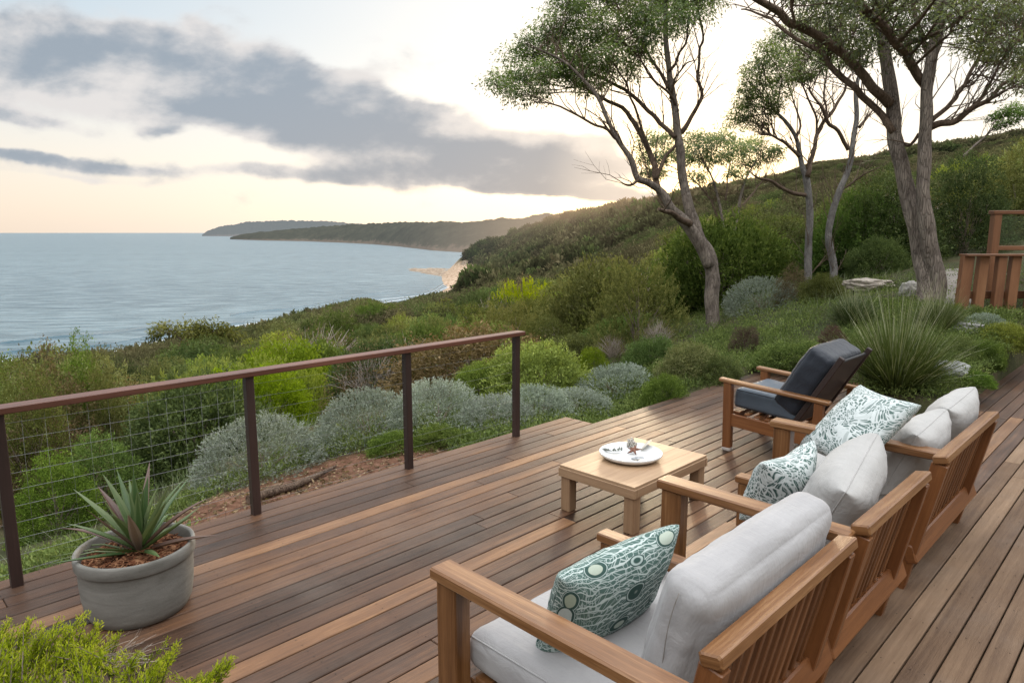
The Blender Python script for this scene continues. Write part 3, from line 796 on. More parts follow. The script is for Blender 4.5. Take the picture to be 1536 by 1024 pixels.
# ------------------------------------------------------------------ soft furnishings
from mathutils import Matrix, Euler
def grid_cube(N):
    g = [math.sin(PI / 2 * (-1 + 2 * k / N)) * .35 + (-1 + 2 * k / N) * .65 for k in range(N + 1)]
    vid = {}; V = []; Fc = []
    def gv(c):
        k = tuple(round(a, 5) for a in c)
        if k not in vid: vid[k] = len(V); V.append(c)
        return vid[k]
    for ax in range(3):
        for sg in (-1, 1):
            for i in range(N):
                for j in range(N):
                    q = []
                    for a, b in ((i, j), (i + 1, j), (i + 1, j + 1), (i, j + 1)):
                        c = [0, 0, 0]; c[ax] = sg; c[(ax + 1) % 3] = g[a]; c[(ax + 2) % 3] = g[b]; q.append(gv(tuple(c)))
                    Fc.append(q if sg > 0 else q[::-1])
    return V, Fc
GV, GF = grid_cube(30)
def cushion(name, w, d, h, rad, puff, mat, loc, rot, parent=None, wr=.006, seed=0, seam=None, sag=0.0, seams=(1, -1), slump=0.0):
    half = Vector((w / 2, d / 2, h / 2)); inner = Vector((max(half.x - rad, .001), max(half.y - rad, .001), max(half.z - rad, .001)))
    def deform(c):
        cx, cy, cz = c
        p = Vector((cx * half.x, cy * half.y, cz * half.z))
        q = Vector([max(-i_, min(i_, a)) for a, i_ in zip(p, inner)])
        dd = p - q
        if dd.length > 1e-6: dirn = dd.normalized(); p = q + dirn * rad
        else: dirn = Vector((0, 0, 1))
        wx, wy, wz = 1 - cx * cx, 1 - cy * cy, 1 - cz * cz
        p.z += puff * cz * wx ** .7 * wy ** .7
        p.x += puff * .45 * cx * wy ** .7 * wz
        p.y += puff * .45 * cy * wx ** .7 * wz
        s3 = Vector((seed * 3.1, seed * 1.7, 0))
        n = mn.fractal(Vector((p.x * 5, p.y * 5, p.z * 5)) + s3, 1, 2, 3) * wr * 1.5
        # radiating creases near the ends
        ex = abs(cx) ** 4
        n += mn.noise(Vector((p.x * 4, p.y * 34, p.z * 34)) + s3) * wr * .55 * ex
        ey = abs(cy) ** 3
        n += (abs(mn.noise(Vector((p.x * 2.5, p.y * 26 + p.x * 7, p.z * 4)) + s3)) - .2) * -wr * .9
        n += mn.noise(Vector((p.x * 22, p.y * 5, p.z * 5)) + s3) * wr * 1.0 * (.25 + ey)
        p += dirn * n
        p.z -= sag * wx * wy * (1 if cz > 0 else .4)
        p.z -= slump * (cx * .5 + .5) ** 2 * (cy * .5 + .5)
        return p
    V = [tuple(deform(c)) for c in GV]
    mb = MB(); mb.v = V
    for f in GF:
        mb.face(f, [(V[i][0], V[i][1] + V[i][2]) for i in f], .5, 0, True)
    o = mb.build(name, mat, parent, loc); o.rotation_euler = rot
    if seam:
        for s_ in seams:
            per = []
            K = 26
            for e in range(4):
                for k in range(K):
                    t = -1 + 2 * k / K
                    c = [(t, -1), (1, t), (-t, 1), (-1, -t)][e]
                    per.append(deform((c[0], c[1], s_ * .97)) * 1.0)
            per.append(per[0])
            MB().tube(per, .0038, 5, cap=False).build('piping', seam, o)
    return o
def pillow(name, w, h, t, mat, loc, rot, parent=None, seed=0, pinch=.07, N=34, wr=.006, fold=0.0, pw=.42):
    mb = MB(); s3 = Vector((seed * 5.3, seed * 2.9, seed))
    def pos(u, v, sd):
        x = w / 2 * u * (1 - pinch * (1 - v * v)) ; z = h / 2 * v * (1 - pinch * (1 - u * u))
        prof = max(0.0, (1 - u ** 4) * (1 - v ** 4)) ** pw * (.72 + .28 * (1 - u * u) * (1 - v * v))
        y = sd * t / 2 * prof
        edge = max(abs(u), abs(v)) ** 3
        n = mn.fractal(Vector((x * 7, z * 7, sd)) + s3, 1, 2, 3) * wr * 1.4
        n += mn.noise(Vector((u * 13 + v * 3, v * 13, sd)) + s3) * wr * 1.2 * edge * (1 - edge * .6)
        y += n * sd * min(1, prof * 3)
        y += fold * (abs(u) ** 1.5) * (1 if fold > 0 else 1)
        return (x, y, z)
    for sd in (1, -1):
        st = len(mb.v)
        for i in range(N + 1):
            for j in range(N + 1):
                u = math.sin(PI / 2 * (-1 + 2 * i / N)); v = math.sin(PI / 2 * (-1 + 2 * j / N))
                mb.v.append(pos(u, v, sd))
        for i in range(N):
            for j in range(N):
                a = st + i * (N + 1) + j; q = [a, a + N + 1, a + N + 2, a + 1]
                uv = [((i + di) / N * w + seed, (j + dj) / N * h + (0 if sd > 0 else 2)) for di, dj in ((0, 0), (1, 0), (1, 1), (0, 1))]
                if sd > 0: q = q[::-1]; uv = uv[::-1]
                mb.face(q, uv, .5, 0, True)
    o = mb.build(name, mat, parent, loc); o.rotation_euler = rot
    return o

# ------------------------------------------------------------------ slatted timber seats in a row
ZR = .775
def slat_seat(name, label, ya, yb, arm_front, arm_y, arm_z, far=None, nsl=12, seat=None, armw=.10):
    ym = (ya + yb) / 2; X0 = -1.3
    root = thing(name, label, 'armchair', (X0, ym, 0), 0, 'slat back timber seats standing in a row')
    P = lambda x, y, z: (x - X0, y - ym, z)
    tk = M['teak']
    lean = lambda z: -.945 + (z - .2) * .22          # the plane the slats lie in
    # top rail of the back
    MB().beam(P(-.815, ya, ZR - .022), P(-.815, yb, ZR - .022), .072, .044, up=(-.2, 0, 1), bev=.006, tone=.60).build('top_rail', tk, root)
    # end posts of the back, running down to the floor as rear legs
    for y in (ya + .035, yb - .035):
        MB().beam(P(-.965, y, .0), P(lean(ZR - .05) + .012, y, ZR - .048), .052, .075, up=(1, 0, .2), bev=.004, tone=random.uniform(.4, .55)).build('rear_leg', M['teakdark'], root)
    # lower rail, standing proud of the slats
    MB().beam(P(-.915, ya + .004, .205), P(-.915, yb + .126, .205), .060, .105, up=(-.35, 0, 1), bev=.008, tone=.42).build('lower_rail', M['teakdark'], root)
    mb = MB()
    for k in range(nsl):
        y = ya + .09 + (yb - ya - .18) * k / (nsl - 1)
        mb.beam(P(lean(.25), y, .25), P(lean(ZR - .047), y, ZR - .047), .026, .018, up=(1, 0, .2), bev=.003, tone=random.uniform(.3, .6))
    mb.build('back_slats', M['slat'], root)
    # near arm on its broad front leg
    MB().beam(P(arm_front, arm_y, arm_z - .0225), P(-.83, arm_y, arm_z - .0225 + (.0 if arm_z < ZR - .06 else -.004)), armw, .045, bev=.007, tone=.62).build('arm', tk, root)
    MB().beam(P(arm_front + .075, arm_y, 0), P(arm_front + .075, arm_y, arm_z - .046), .105, .072, up=(0, 1, 0), bev=.005, tone=.5).build('front_leg', tk, root)
    if far:
        fy, fz, fx = far
        MB().beam(P(fx, fy, fz - .02), P(-.93, fy, fz - .02), .075, .04, bev=.006, tone=.55).build('arm', tk, root)
        MB().beam(P(fx + .06, fy, 0), P(fx + .06, fy, fz - .041), .085, .06, up=(0, 1, 0), bev=.005, tone=.48).build('front_leg', tk, root)
    # seat frame
    sz = (seat or .30)
    mb = MB()
    y0, y1 = arm_y + .04, (far[0] if far else yb - .05)
    mb.beam(P(-1.70, y0, sz - .05), P(-1.70, y1, sz - .05), .03, .10, bev=.004, tone=.5)
    mb.beam(P(-.99, y0, sz - .05), P(-.99, y1, sz - .05), .03, .10, bev=.004, tone=.45)
    mb.beam(P(-1.72, y0 + .02, sz - .052), P(-.96, y0 + .02, sz - .052), .03, .096, bev=.004, tone=.45)
    mb.beam(P(-1.72, y1 - .02, sz - .052), P(-.96, y1 - .02, sz - .052), .03, .096, bev=.004, tone=.45)
    n = 9
    for k in range(n):
        x = -1.66 + (.64) * k / (n - 1)
        mb.beam(P(x, y0 + .005, sz + .002), P(x, y1 - .005, sz + .002), .066, .018, bev=.003, tone=random.uniform(.45, .6))
    mb.build('seat_frame', tk, root)
    return root, P

c1, P1 = slat_seat('lounge_chair', 'nearest timber seat with pale seat cushion and a broad flat arm at the front', 1.585, 2.625, -1.83, 1.475, .72, (2.385, .565, -1.79), 12)
cushion('seat_cushion', .82, .94, .145, .05, .012, M['cream'], P1(-1.345, 1.995, .388), (0, 0, 0), c1, .004, 3, M['cream'])
c2, P2 = slat_seat('lounge_chair', 'middle timber seat with an open arm, its plank seat partly bare', 2.755, 3.63, -1.70, 2.735, .752, (3.44, .595, -1.66), 11, .30)
cushion('seat_cushion', .42, .62, .12, .045, .012, M['cream'], P2(-1.18, 3.12, .375), (0, 0, 0), c2, .004, 5)
c3, P3 = slat_seat('lounge_chair', 'farthest slat back timber seat, the one next to the dark recliner', 3.93, 5.19, -1.775, 4.12, .752, None, 13, .30)
cushion('seat_cushion', .78, 1.0, .13, .05, .012, M['creamlight'], P3(-1.34, 4.68, .38), (0, 0, 0), c3, .004, 6, M['cream'])

tilt = math.radians(14)
def set_basis(o, c, xax, zax):
    x = Vector(xax).normalized(); z = Vector(zax); z = (z - x * z.dot(x)).normalized(); y = z.cross(x)
    m3 = Matrix((x, y, z)).transposed(); o.rotation_euler = m3.to_euler(); o.location = c
o = cushion('back_cushion', .47, .985, .175, .062, .030, M['cream'], (-1.005, 2.175, .665), (0, PI / 2 + tilt, 0), None, .0036, 8, None, 0)
tag(o, 'long plump grey back cushion in the nearest seat, behind the round dot pillow', 'cushion')
MB().tube([Vector((a, -.5095 + .006 * math.sin(a * 17) + .07 * a * a, .01 * math.sin(a * 9))) for a in np.linspace(-.2, .2, 14)], .0016, 5).build('seam', M['seamlight'], o)
def lean_cushion(c, L, h, t, back, roll, yaw, seed, label, m='creamlight', puff=.055):
    """x runs along the row, z up the leaning back, y is its thickness"""
    o = pillow('back_cushion', L, h, t, M[m], (0, 0, 0), (0, 0, 0), None, seed, .045, 40, .0075, 0, .34)
    y = Vector((math.sin(yaw), math.cos(yaw), math.tan(roll))); up = Vector((math.tan(back), 0, 1))
    set_basis(o, c, y, up); tag(o, label, 'cushion')
    ed = [(u, -1) for u in np.linspace(-1, 1, 16)] + [(1, v) for v in np.linspace(-1, 1, 14)] + [(u, 1) for u in np.linspace(1, -1, 16)] + [(-1, v) for v in np.linspace(1, -1, 14)]
    MB().tube([Vector((L / 2 * u * (1 - .045 * (1 - v * v)), 0, h / 2 * v * (1 - .045 * (1 - u * u)))) for u, v in ed], .0028, 5, cap=False).build('piping', M['creamlight'], o)
    return o
lean_cushion((-1.075, 3.30, .675), .58, .44, .30, .42, .22, -.10, 4, 'slumped cream back cushion in the middle seat, leaning beside a rounded folded pillow')
lean_cushion((-1.055, 4.43, .635), .60, .42, .27, .40, .06, 0, 7, 'pale back cushion on the near side of the farthest seat')
lean_cushion((-1.03, 5.02, .675), .54, .43, .26, .38, .10, .05, 9, 'pale back cushion at the far end of the row of seats')
# scatter pillows
o = pillow('throw_pillow', .56, .45, .19, M['printdot'], (0, 0, 0), (0, 0, 0), None, 2, .06)
set_basis(o, (-1.375, 1.875, .622), (.19, 1, .07), (.46, .08, 1)); tag(o, 'dark green throw pillow printed with pale dots and scribbled lines', 'pillow')
o = pillow('throw_pillow', .40, .38, .20, M['printleaf'], (0, 0, 0), (0, 0, 0), None, 5, .03, fold=.05)
set_basis(o, (-1.345, 3.31, .64), (.22, 1, .12), (.42, -.1, 1)); tag(o, 'small rounded green and white leaf print pillow on the middle seat', 'pillow')
o = pillow('throw_pillow', .56, .52, .19, M['printleaf'], (0, 0, 0), (0, 0, 0), None, 6, .09)
pn = Vector((-.48, -.52, .70)).normalized(); c0 = Vector((-1.33, 4.12, .80))
def onplane(px, py):
    d = Vector(ray(px, py)); o_ = Vector(CP); return o_ + d * ((c0 - o_).dot(pn) / d.dot(pn))
cA, cB, cC, cM = onplane(1276, 580), onplane(1366, 612), onplane(1206, 664), onplane(1284, 640)
set_basis(o, tuple(cM), cB - cA, cA - cC); tag(o, 'large square green and white leaf print pillow propped against an arm', 'pillow')

# ------------------------------------------------------------------ dark recliner
def recliner():
    X0, Y0 = -2.4, 5.86
    root = thing('recliner_chair', 'teak armchair with dark slate blue cushions facing the sea', 'armchair', (X0, Y0, 0))
    P = lambda x, y, z: (x - X0, y - Y0, z)
    tk = M['teakdark']
    yn, yf = 5.50, 6.22
    for y in (yn, yf):
        mb = MB(); mb.beam(P(-2.86, y, .630), P(-1.92, y, .572), .072, .032, bev=.007, tone=.62); mb.build('arm', M['teak'], root)
        MB().beam(P(-2.765, y, .0 if y == yf else .03), P(-2.78, y, .612), .058, .075, up=(1, 0, 0), bev=.005, tone=.5).build('front_leg', tk, root)
        MB().beam(P(-2.02, y, .0), P(-2.0, y, .560), .055, .07, up=(1, 0, 0), bev=.005, tone=.4).build('rear_leg', tk, root)
        MB().beam(P(-2.74, y + (.0), .285), P(-2.03, y, .245), .032, .11, bev=.004, tone=.5).build('side_rail', tk, root)
    MB().beam(P(-2.765, yn, .0), P(-2.765, yn, .035), .062, .08, up=(1, 0, 0), bev=.008).build('foot', M['rubber'], root)
    mb = MB(); mb.beam(P(-2.76, yn + .04, .30), P(-2.76, yf - .04, .30), .03, .10, bev=.004, tone=.5)
    for k in range(8):
        x = -2.70 + k * .09; mb.beam(P(x, yn + .018, .352 - .05 * k / 8), P(x, yf - .018, .352 - .05 * k / 8), .05, .016, bev=.003, tone=.45)
    mb.build('seat_frame', tk, root)
    ang = math.radians(4)
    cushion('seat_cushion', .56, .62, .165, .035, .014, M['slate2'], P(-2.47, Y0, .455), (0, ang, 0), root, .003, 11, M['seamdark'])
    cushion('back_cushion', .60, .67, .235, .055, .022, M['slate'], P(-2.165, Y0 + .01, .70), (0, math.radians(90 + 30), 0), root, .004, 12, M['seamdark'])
    # dark sling frame behind the back cushion
    mb = MB()
    d = Vector((math.sin(math.radians(30)), 0, math.cos(math.radians(30)))); b = Vector(P(-2.250, Y0, .385))
    nrm = Vector((math.cos(math.radians(30)), 0, -math.sin(math.radians(30))))
    a0 = b + nrm * .055 + d * (-.02); a1 = b + nrm * .055 + d * .66
    mb.beam(a0, a1 - d * .03, .56, .022, up=tuple(nrm), bev=.006, tone=.3)
    mb.build('back_panel', M['black'], root)
    for s_ in (-1, 1):
        q0 = a0 + Vector((0, s_ * .318, 0)); q1 = a1 + Vector((0, s_ * .318, 0)) + d * .01
        MB().beam(q0 - d * .12, q1, .03, .045, up=tuple(nrm), bev=.005, tone=.35).build('back_stile', M['post'], root)
recliner()

# ------------------------------------------------------------------ coffee table with the dish
def coffee_table():
    x0, x1, y0, y1, zt = -2.965, -2.335, 3.45, 4.36, .325
    cx, cy = (x0 + x1) / 2, (y0 + y1) / 2
    root = thing('coffee_table', 'low pale timber coffee table with square legs on the deck', 'table', (cx, cy, 0))
    P = lambda x, y, z: (x - cx, y - cy, z)
    mb = MB(); n = 5; w = (x1 - x0 - .012) / n
    for k in range(n): 
        xx = x0 + .006 + w * (k + .5); mb.beam(P(xx, y0 + .006, zt - .009), P(xx, y1 - .006, zt - .009), w - .0006, .018, bev=.0012, tone=random.uniform(.50, .66))
    mb.build('tabletop', M['table'], root)
    mb = MB()
    t = .028; zc = zt - .049
    mb.beam(P(x0, y0 + t / 2, zc), P(x1, y0 + t / 2, zc), t, .062, bev=.003, tone=.45); mb.beam(P(x0, y1 - t / 2, zc), P(x1, y1 - t / 2, zc), t, .062, bev=.003, tone=.45)
    mb.beam(P(x0 + t / 2, y0 + t, zc), P(x0 + t / 2, y1 - t, zc), t - .001, .061, bev=.003, tone=.4); mb.beam(P(x1 - t / 2, y0 + t, zc), P(x1 - t / 2, y1 - t, zc), t - .001, .061, bev=.003, tone=.4)
    mb.build('apron', M['table'], root)
    for x in (x0 + .052, x1 - .052):
        for y in (y0 + .052, y1 - .052):
            MB().beam(P(x, y, 0), P(x, y, zt - .0805), .078, .078, up=(0, 1, 0), bev=.005, tone=.36).build('leg', M['table'], root)
    return zt
ZT = coffee_table()
PC = at(946, 682, ZT + .02); PC = (float(PC[0]), float(PC[1]), ZT)
def dish():
    m, t, out = newmat('glazed_ceramic')
    pos = t.new('ShaderNodeTexCoord').outputs['Object']
    c = t.ramp(t.noise(t.scale(pos, (9, 9, 20)), 1.0, 4, .6, 1.5), [(.35, (.60, .61, .60)), (.6, (.74, .75, .75)), (.8, (.60, .66, .70))])
    principled(t, out, c, .18, None, .5)
    mb = MB()
    prof = [(.0, .010), (.10, .011), (.14, .014), (.175, .024), (.196, .037), (.203, .043), (.208, .041), (.205, .030), (.185, .012), (.15, .001), (.10, 0), (0, 0)]
    mb.lathe([(a * 1.07, b * 1.1) for a, b in prof], 72)
    o = mb.build('serving_dish', m, None, (PC[0], PC[1], PC[2] + .001)); tag(o, 'wide white ceramic dish holding shells on the coffee table', 'dish')
    def put(name, px, py, z, mat, mb, label, cat, rot=(0, 0, 0)):
        q = at(px, py, ZT + z); o = mb.build(name, mat, None, (float(q[0]), float(q[1]), ZT + z)); o.rotation_euler = rot
        return tag(o, label, cat)
    # starfish
    mb = MB(); V = []; n = 5; K = 10
    for ring, (zz, sc_) in enumerate(((0, 1.0), (.010, .92), (.018, .6), (.021, .2))):
        for k in range(n * 4):
            an = 2 * PI * k / (n * 4); q = k % 4
            r = (.058 if q == 0 else (.026 if q in (1, 3) else .016)) * (sc_ if q else min(1, sc_ + .02))
            if q == 0: zz2 = zz * (.55 if ring < 3 else 1)
            else: zz2 = zz
            mb.v.append((r * math.cos(an), r * math.sin(an), zz2 + .004 * math.sin(k * 2.3) * (q == 0)))
    for ring in range(3):
        for k in range(20):
            a = ring * 20 + k; b = ring * 20 + (k + 1) % 20; mb.face([a, b, b + 20, a + 20], sm=True)
    mb.face([60 + k for k in range(20)]); mb.face([k for k in range(20)][::-1])
    sm = simple('starfish_skin', (.19, .085, .055), .8, 0, 90, .5, .6, 300)
    put('starfish', 951, 675, .040, sm, mb, 'small reddish brown starfish in the middle of the dish', 'starfish', (.35, -.2, .5))
    # coral head: lumpy stone with holes
    m2, t, out = newmat('coral_stone')
    pos = t.new('ShaderNodeTexCoord').outputs['Object']
    v = t.new('ShaderNodeTexVoronoi', inp={'Vector': pos, 'Scale': 110.0}).outputs['Distance']
    principled(t, out, t.ramp(v, [(.1, (.05, .042, .035)), (.45, (.32, .29, .25)), (.7, (.62, .58, .52))]), .9, t.bump(v, .8, .004))
    mb = MB(); rd = random.Random(3)
    for k in range(26):
        a = rd.uniform(0, 6.28); r = rd.uniform(.0, .032); b = Vector((math.cos(a) * r, math.sin(a) * r, .0)); hh = rd.uniform(.035, .085) * (1 - r * 9)
        e = b * 1.5 + Vector((rd.uniform(-.01, .01), rd.uniform(-.01, .01), max(.02, hh)))
        mb.tube([b, b.lerp(e, .5) + Vector((rd.uniform(-.006, .006), rd.uniform(-.006, .006), 0)), e], [.009, .0085, .005], 6)
    put('coral', 946, 671, .012, m2, mb, 'grey brown branching coral piece standing behind the starfish', 'coral')
    # scallop shell fan
    def shell(r, open_=2.2, ribs=22):
        mb = MB(); na, nr = ribs * 2, 7
        for j in range(nr + 1):
            f = j / nr
            for k in range(na + 1):
                a = -open_ / 2 + open_ * k / na; rr = r * f * (1 - .10 * abs(a) ** 2)
                mb.v.append((rr * math.cos(a), rr * math.sin(a), r * .34 * math.sin(f * PI * .8) * math.cos(a * .9) + (.0022 if k % 2 else 0) * f))
        for j in range(nr):
            for k in range(na):
                q = j * (na + 1) + k; mb.face([q, q + 1, q + na + 2, q + na + 1], sm=False)
        return mb
    sh = simple('shell_cream', (.60, .55, .47), .5, 0, 60, .35); sh2 = simple('shell_grey', (.36, .37, .38), .45, 0, 70, .6)
    put('scallop_shell', 967, 671, .022, sh, shell(.082), 'tan fan shaped shell leaning on the right of the coral', 'shell', (.5, -.5, -.4))
    put('scallop_shell', 957, 686, .016, sh2, shell(.062), 'grey ribbed shell lying on the right front of the dish', 'shell', (.1, .1, -1.0))
    put('scallop_shell', 934, 669, .020, simple('shell_white', (.72, .70, .66), .5, 0, 60, .2), shell(.052), 'chalky white shell to the left of the coral', 'shell', (.2, -.1, 2.6))
    # dried sprig with small leaves
    mb = MB(); rd = random.Random(8)
    base = [Vector((-.10 + .13 * f, -.018 * math.sin(f * 3), .006 + .004 * f)) for f in np.linspace(0, 1, 8)]
    mb.tube(base, .0016, 5)
    for p in base:
        for _ in range(6):
            d = Vector((rd.uniform(-1, .2), rd.uniform(-1, 1), rd.uniform(.1, .7))).normalized(); L = rd.uniform(.020, .034); s_ = d.cross(Vector((0, 0, 1))).normalized() * L * .28
            i = len(mb.v); e = p + d * L; mid = p + d * L * .5
            mb.v += [tuple(p), tuple(mid + s_), tuple(e), tuple(mid - s_)]; mb.face([i, i + 1, i + 2, i + 3])
    put('dried_sprig', 926, 677, .024, simple('dried_grey_leaf', (.20, .21, .18), .8, 0, 50, .3), mb, 'dried grey leafy sprig at the left edge inside the dish', 'sprig', (0, 0, .6))
dish()

# ------------------------------------------------------------------ potted plant
def potted():
    c = (-3.655, .985, 0)
    root = thing('potted_plant', 'spiky rosette plant in a round grey concrete pot by the railing', 'potted plant', c)
    m, t, out = newmat('cast_concrete')
    pos = t.new('ShaderNodeTexCoord').outputs['Object']
    n1 = t.noise(t.scale(pos, (3, 3, 16)), 1.0, 5, .6, .8); n2 = t.noise(pos, 40, 5, .7); n3 = t.noise(pos, 5, 4, .6)
    cc = t.ramp(t.math('ADD', t.math('MULTIPLY', n1, .6), t.math('MULTIPLY', n3, .4)), [(.3, (.12, .115, .10)), (.55, (.20, .192, .172)), (.75, (.28, .27, .245))])
    cc = t.mix(t.smooth(n2, .55, .75, 0, .4), cc, (.12, .11, .10))
    principled(t, out, cc, .8, t.bump(t.math('ADD', n2, n1), .35, .006), .3)
    prof = [(0, .0), (.205, .0), (.224, .010), (.243, .05), (.254, .12), (.259, .20), (.261, .275), (.263, .281), (.270, .283), (.273, .288), (.275, .336), (.272, .345), (.266, .348), (.256, .346), (.252, .338), (.246, .28), (.235, .20), (0, .19)]
    MB().lathe(prof, 72).build('pot', m, root)
    # bark mulch
    ms, t, out = newmat('bark_mulch')
    pos = t.new('ShaderNodeTexCoord').outputs['Object']; n = t.noise(pos, 45, 5, .7)
    tone = t.new('ShaderNodeAttribute', attribute_name='tone').outputs['Fac']
    principled(t, out, t.ramp(t.math('ADD', t.math('MULTIPLY', n, .5), t.math('MULTIPLY', tone, .5)), [(.25, (.035, .014, .008)), (.5, (.16, .062, .03)), (.8, (.36, .19, .10))]), .95, t.bump(n, .7, .008), .15)
    mb = MB(); N = 40; rd = random.Random(2)
    for j in range(13):
        for k in range(N):
            r = .2425 * j / 12; a = 2 * PI * k / N; x, y = r * math.cos(a), r * math.sin(a)
            mb.v.append((x, y, .292 + .022 * (1 - (r / .245) ** 2) + (mn.noise(Vector((x * 22, y * 22, 0))) * .014 if j < 12 else 0)))
    for j in range(12):
        for k in range(N):
            mb.face([j * N + k, (j + 1) * N + k, (j + 1) * N + (k + 1) % N, j * N + (k + 1) % N], None, rd.random(), 0, True)
    for _ in range(420):
        a, r = rd.uniform(0, 6.28), .228 * math.sqrt(rd.random()); x, y = r * math.cos(a), r * math.sin(a); z = .297 + .022 * (1 - (r / .26) ** 2)
        d = Vector((rd.uniform(-1, 1), rd.uniform(-1, 1), rd.uniform(-.25, .35))).normalized() * rd.uniform(.006, .017)
        mb.beam(Vector((x, y, z)) - d, Vector((x, y, z)) + d, rd.uniform(.005, .011), rd.uniform(.002, .005), bev=.0008, tone=rd.random())
    mb.build('mulch', ms, root)
    # rosette of stiff keeled leaves
    mb = MB(); n = 30
    crown = Vector((.01, .015, .30))
    for k in range(n):
        f = k / (n - 1)                 # inner leaves first
        a = k * 2.39996 + .4
        el = math.radians(85 - 68 * f ** .95 + rd.uniform(-7, 7)); L = .33 + .08 * math.sin(f * PI) + rd.uniform(-.05, .05)
        if f > .85: L *= 1.08
        W = .049 + rd.uniform(-.009, .009)
        hd = Vector((math.cos(a), math.sin(a), 0)); sd = Vector((-math.sin(a), math.cos(a), 0)); prev = None
        twist = rd.uniform(-.25, .25); curve = rd.uniform(-.12, .30) * (.4 + f); tone0 = .46 - .16 * f + rd.uniform(-.16, .2)
        if rd.random() < .16: tone0 += .25
        red = 1 if (f > .4 and rd.random() < .55) else 0
        K = 9; p = crown + hd * .012 + Vector((0, 0, .035 * (1 - f)))
        for q in range(K + 1):
            g = q / K; e2 = el - curve * g * g * 1.6
            dirn = hd * math.cos(e2) + Vector((0, 0, math.sin(e2))); nrm = hd * -math.sin(e2) + Vector((0, 0, math.cos(e2)))
            s2 = (sd * math.cos(twist * g) + nrm * math.sin(twist * g))
            w = W * (.62 + 1.3 * g - .15 * g * g if g < .3 else (1.0 * (1 - ((g - .3) / .7) ** 1.7))) * .5 + .0008
            keel = w * .55
            i = len(mb.v)
            mb.v += [tuple(p - s2 * w + nrm * keel), tuple(p - s2 * w * .5 + nrm * keel * .3), tuple(p), tuple(p + s2 * w * .5 + nrm * keel * .3), tuple(p + s2 * w + nrm * keel)]
            if prev is not None:
                for z in range(4):
                    tt = tone0 + (.16 if z in (0, 3) else 0) + (.14 * g)
                    mb.face([prev + z, prev + z + 1, i + z + 1, i + z], None, min(1, max(0, tt)), red, False)
            prev = i; p = p + dirn * (L / K)
    for _ in range(5):
        a = rd.uniform(2.2, 4.2); mb.tube([crown, crown + Vector((math.cos(a) * .2, math.sin(a) * .2, .03)), crown + Vector((math.cos(a) * .42, math.sin(a) * .42, -.0))], [.006, .005, .001], 5, tone=.9)
    mb.build('rosette', [M['agave'], M['agavered']], root)
potted()

# ------------------------------------------------------------------ gum trees traced as limbs in space
def limb(pts, dep, off=0.0, off0=0.0):
    """(px, py, radius px) -> points and radii in metres; depth drifts by off along the limb"""
    n = len(pts); P = []; Rr = []
    for k, (a, b, r) in enumerate(pts):
        d = dep + off0 + off * k / (n - 1); P.append(Vector(atd(a, b, d))); Rr.append(r * d / FPX * (.62 if r > 12 else .62))
    # smooth: Catmull-Rom
    Q = []; S = []
    for k in range(n - 1):
        p0, p1, p2, p3 = P[max(k - 1, 0)], P[k], P[k + 1], P[min(k + 2, n - 1)]
        for q in range(4):
            t = q / 4
            Q.append(.5 * ((2 * p1) + (p2 - p0) * t + (2 * p0 - 5 * p1 + 4 * p2 - p3) * t * t + (3 * p1 - p0 - 3 * p2 + p3) * t ** 3))
            S.append(Rr[k] * (1 - t) + Rr[k + 1] * t)
    Q.append(P[-1]); S.append(Rr[-1])
    return Q, S
def fill(poly, step, r0, r1, seed):
    rd = random.Random(seed); out = []; n = len(poly)
    xs = [p[0] for p in poly]; ys = [p[1] for p in poly]
    for _ in range(6000):
        x, y = rd.uniform(min(xs), max(xs)), rd.uniform(min(ys), max(ys)); ins = False
        for k in range(n):
            (xa, ya), (xb, yb) = poly[k], poly[k - 1]
            if (ya > y) != (yb > y) and x < (xb - xa) * (y - ya) / (yb - ya) + xa: ins = not ins
        if ins and all((x - a) ** 2 + (y - b) ** 2 > step * step for a, b, _c in out): out.append((x, y, rd.uniform(r0, r1)))
    return out
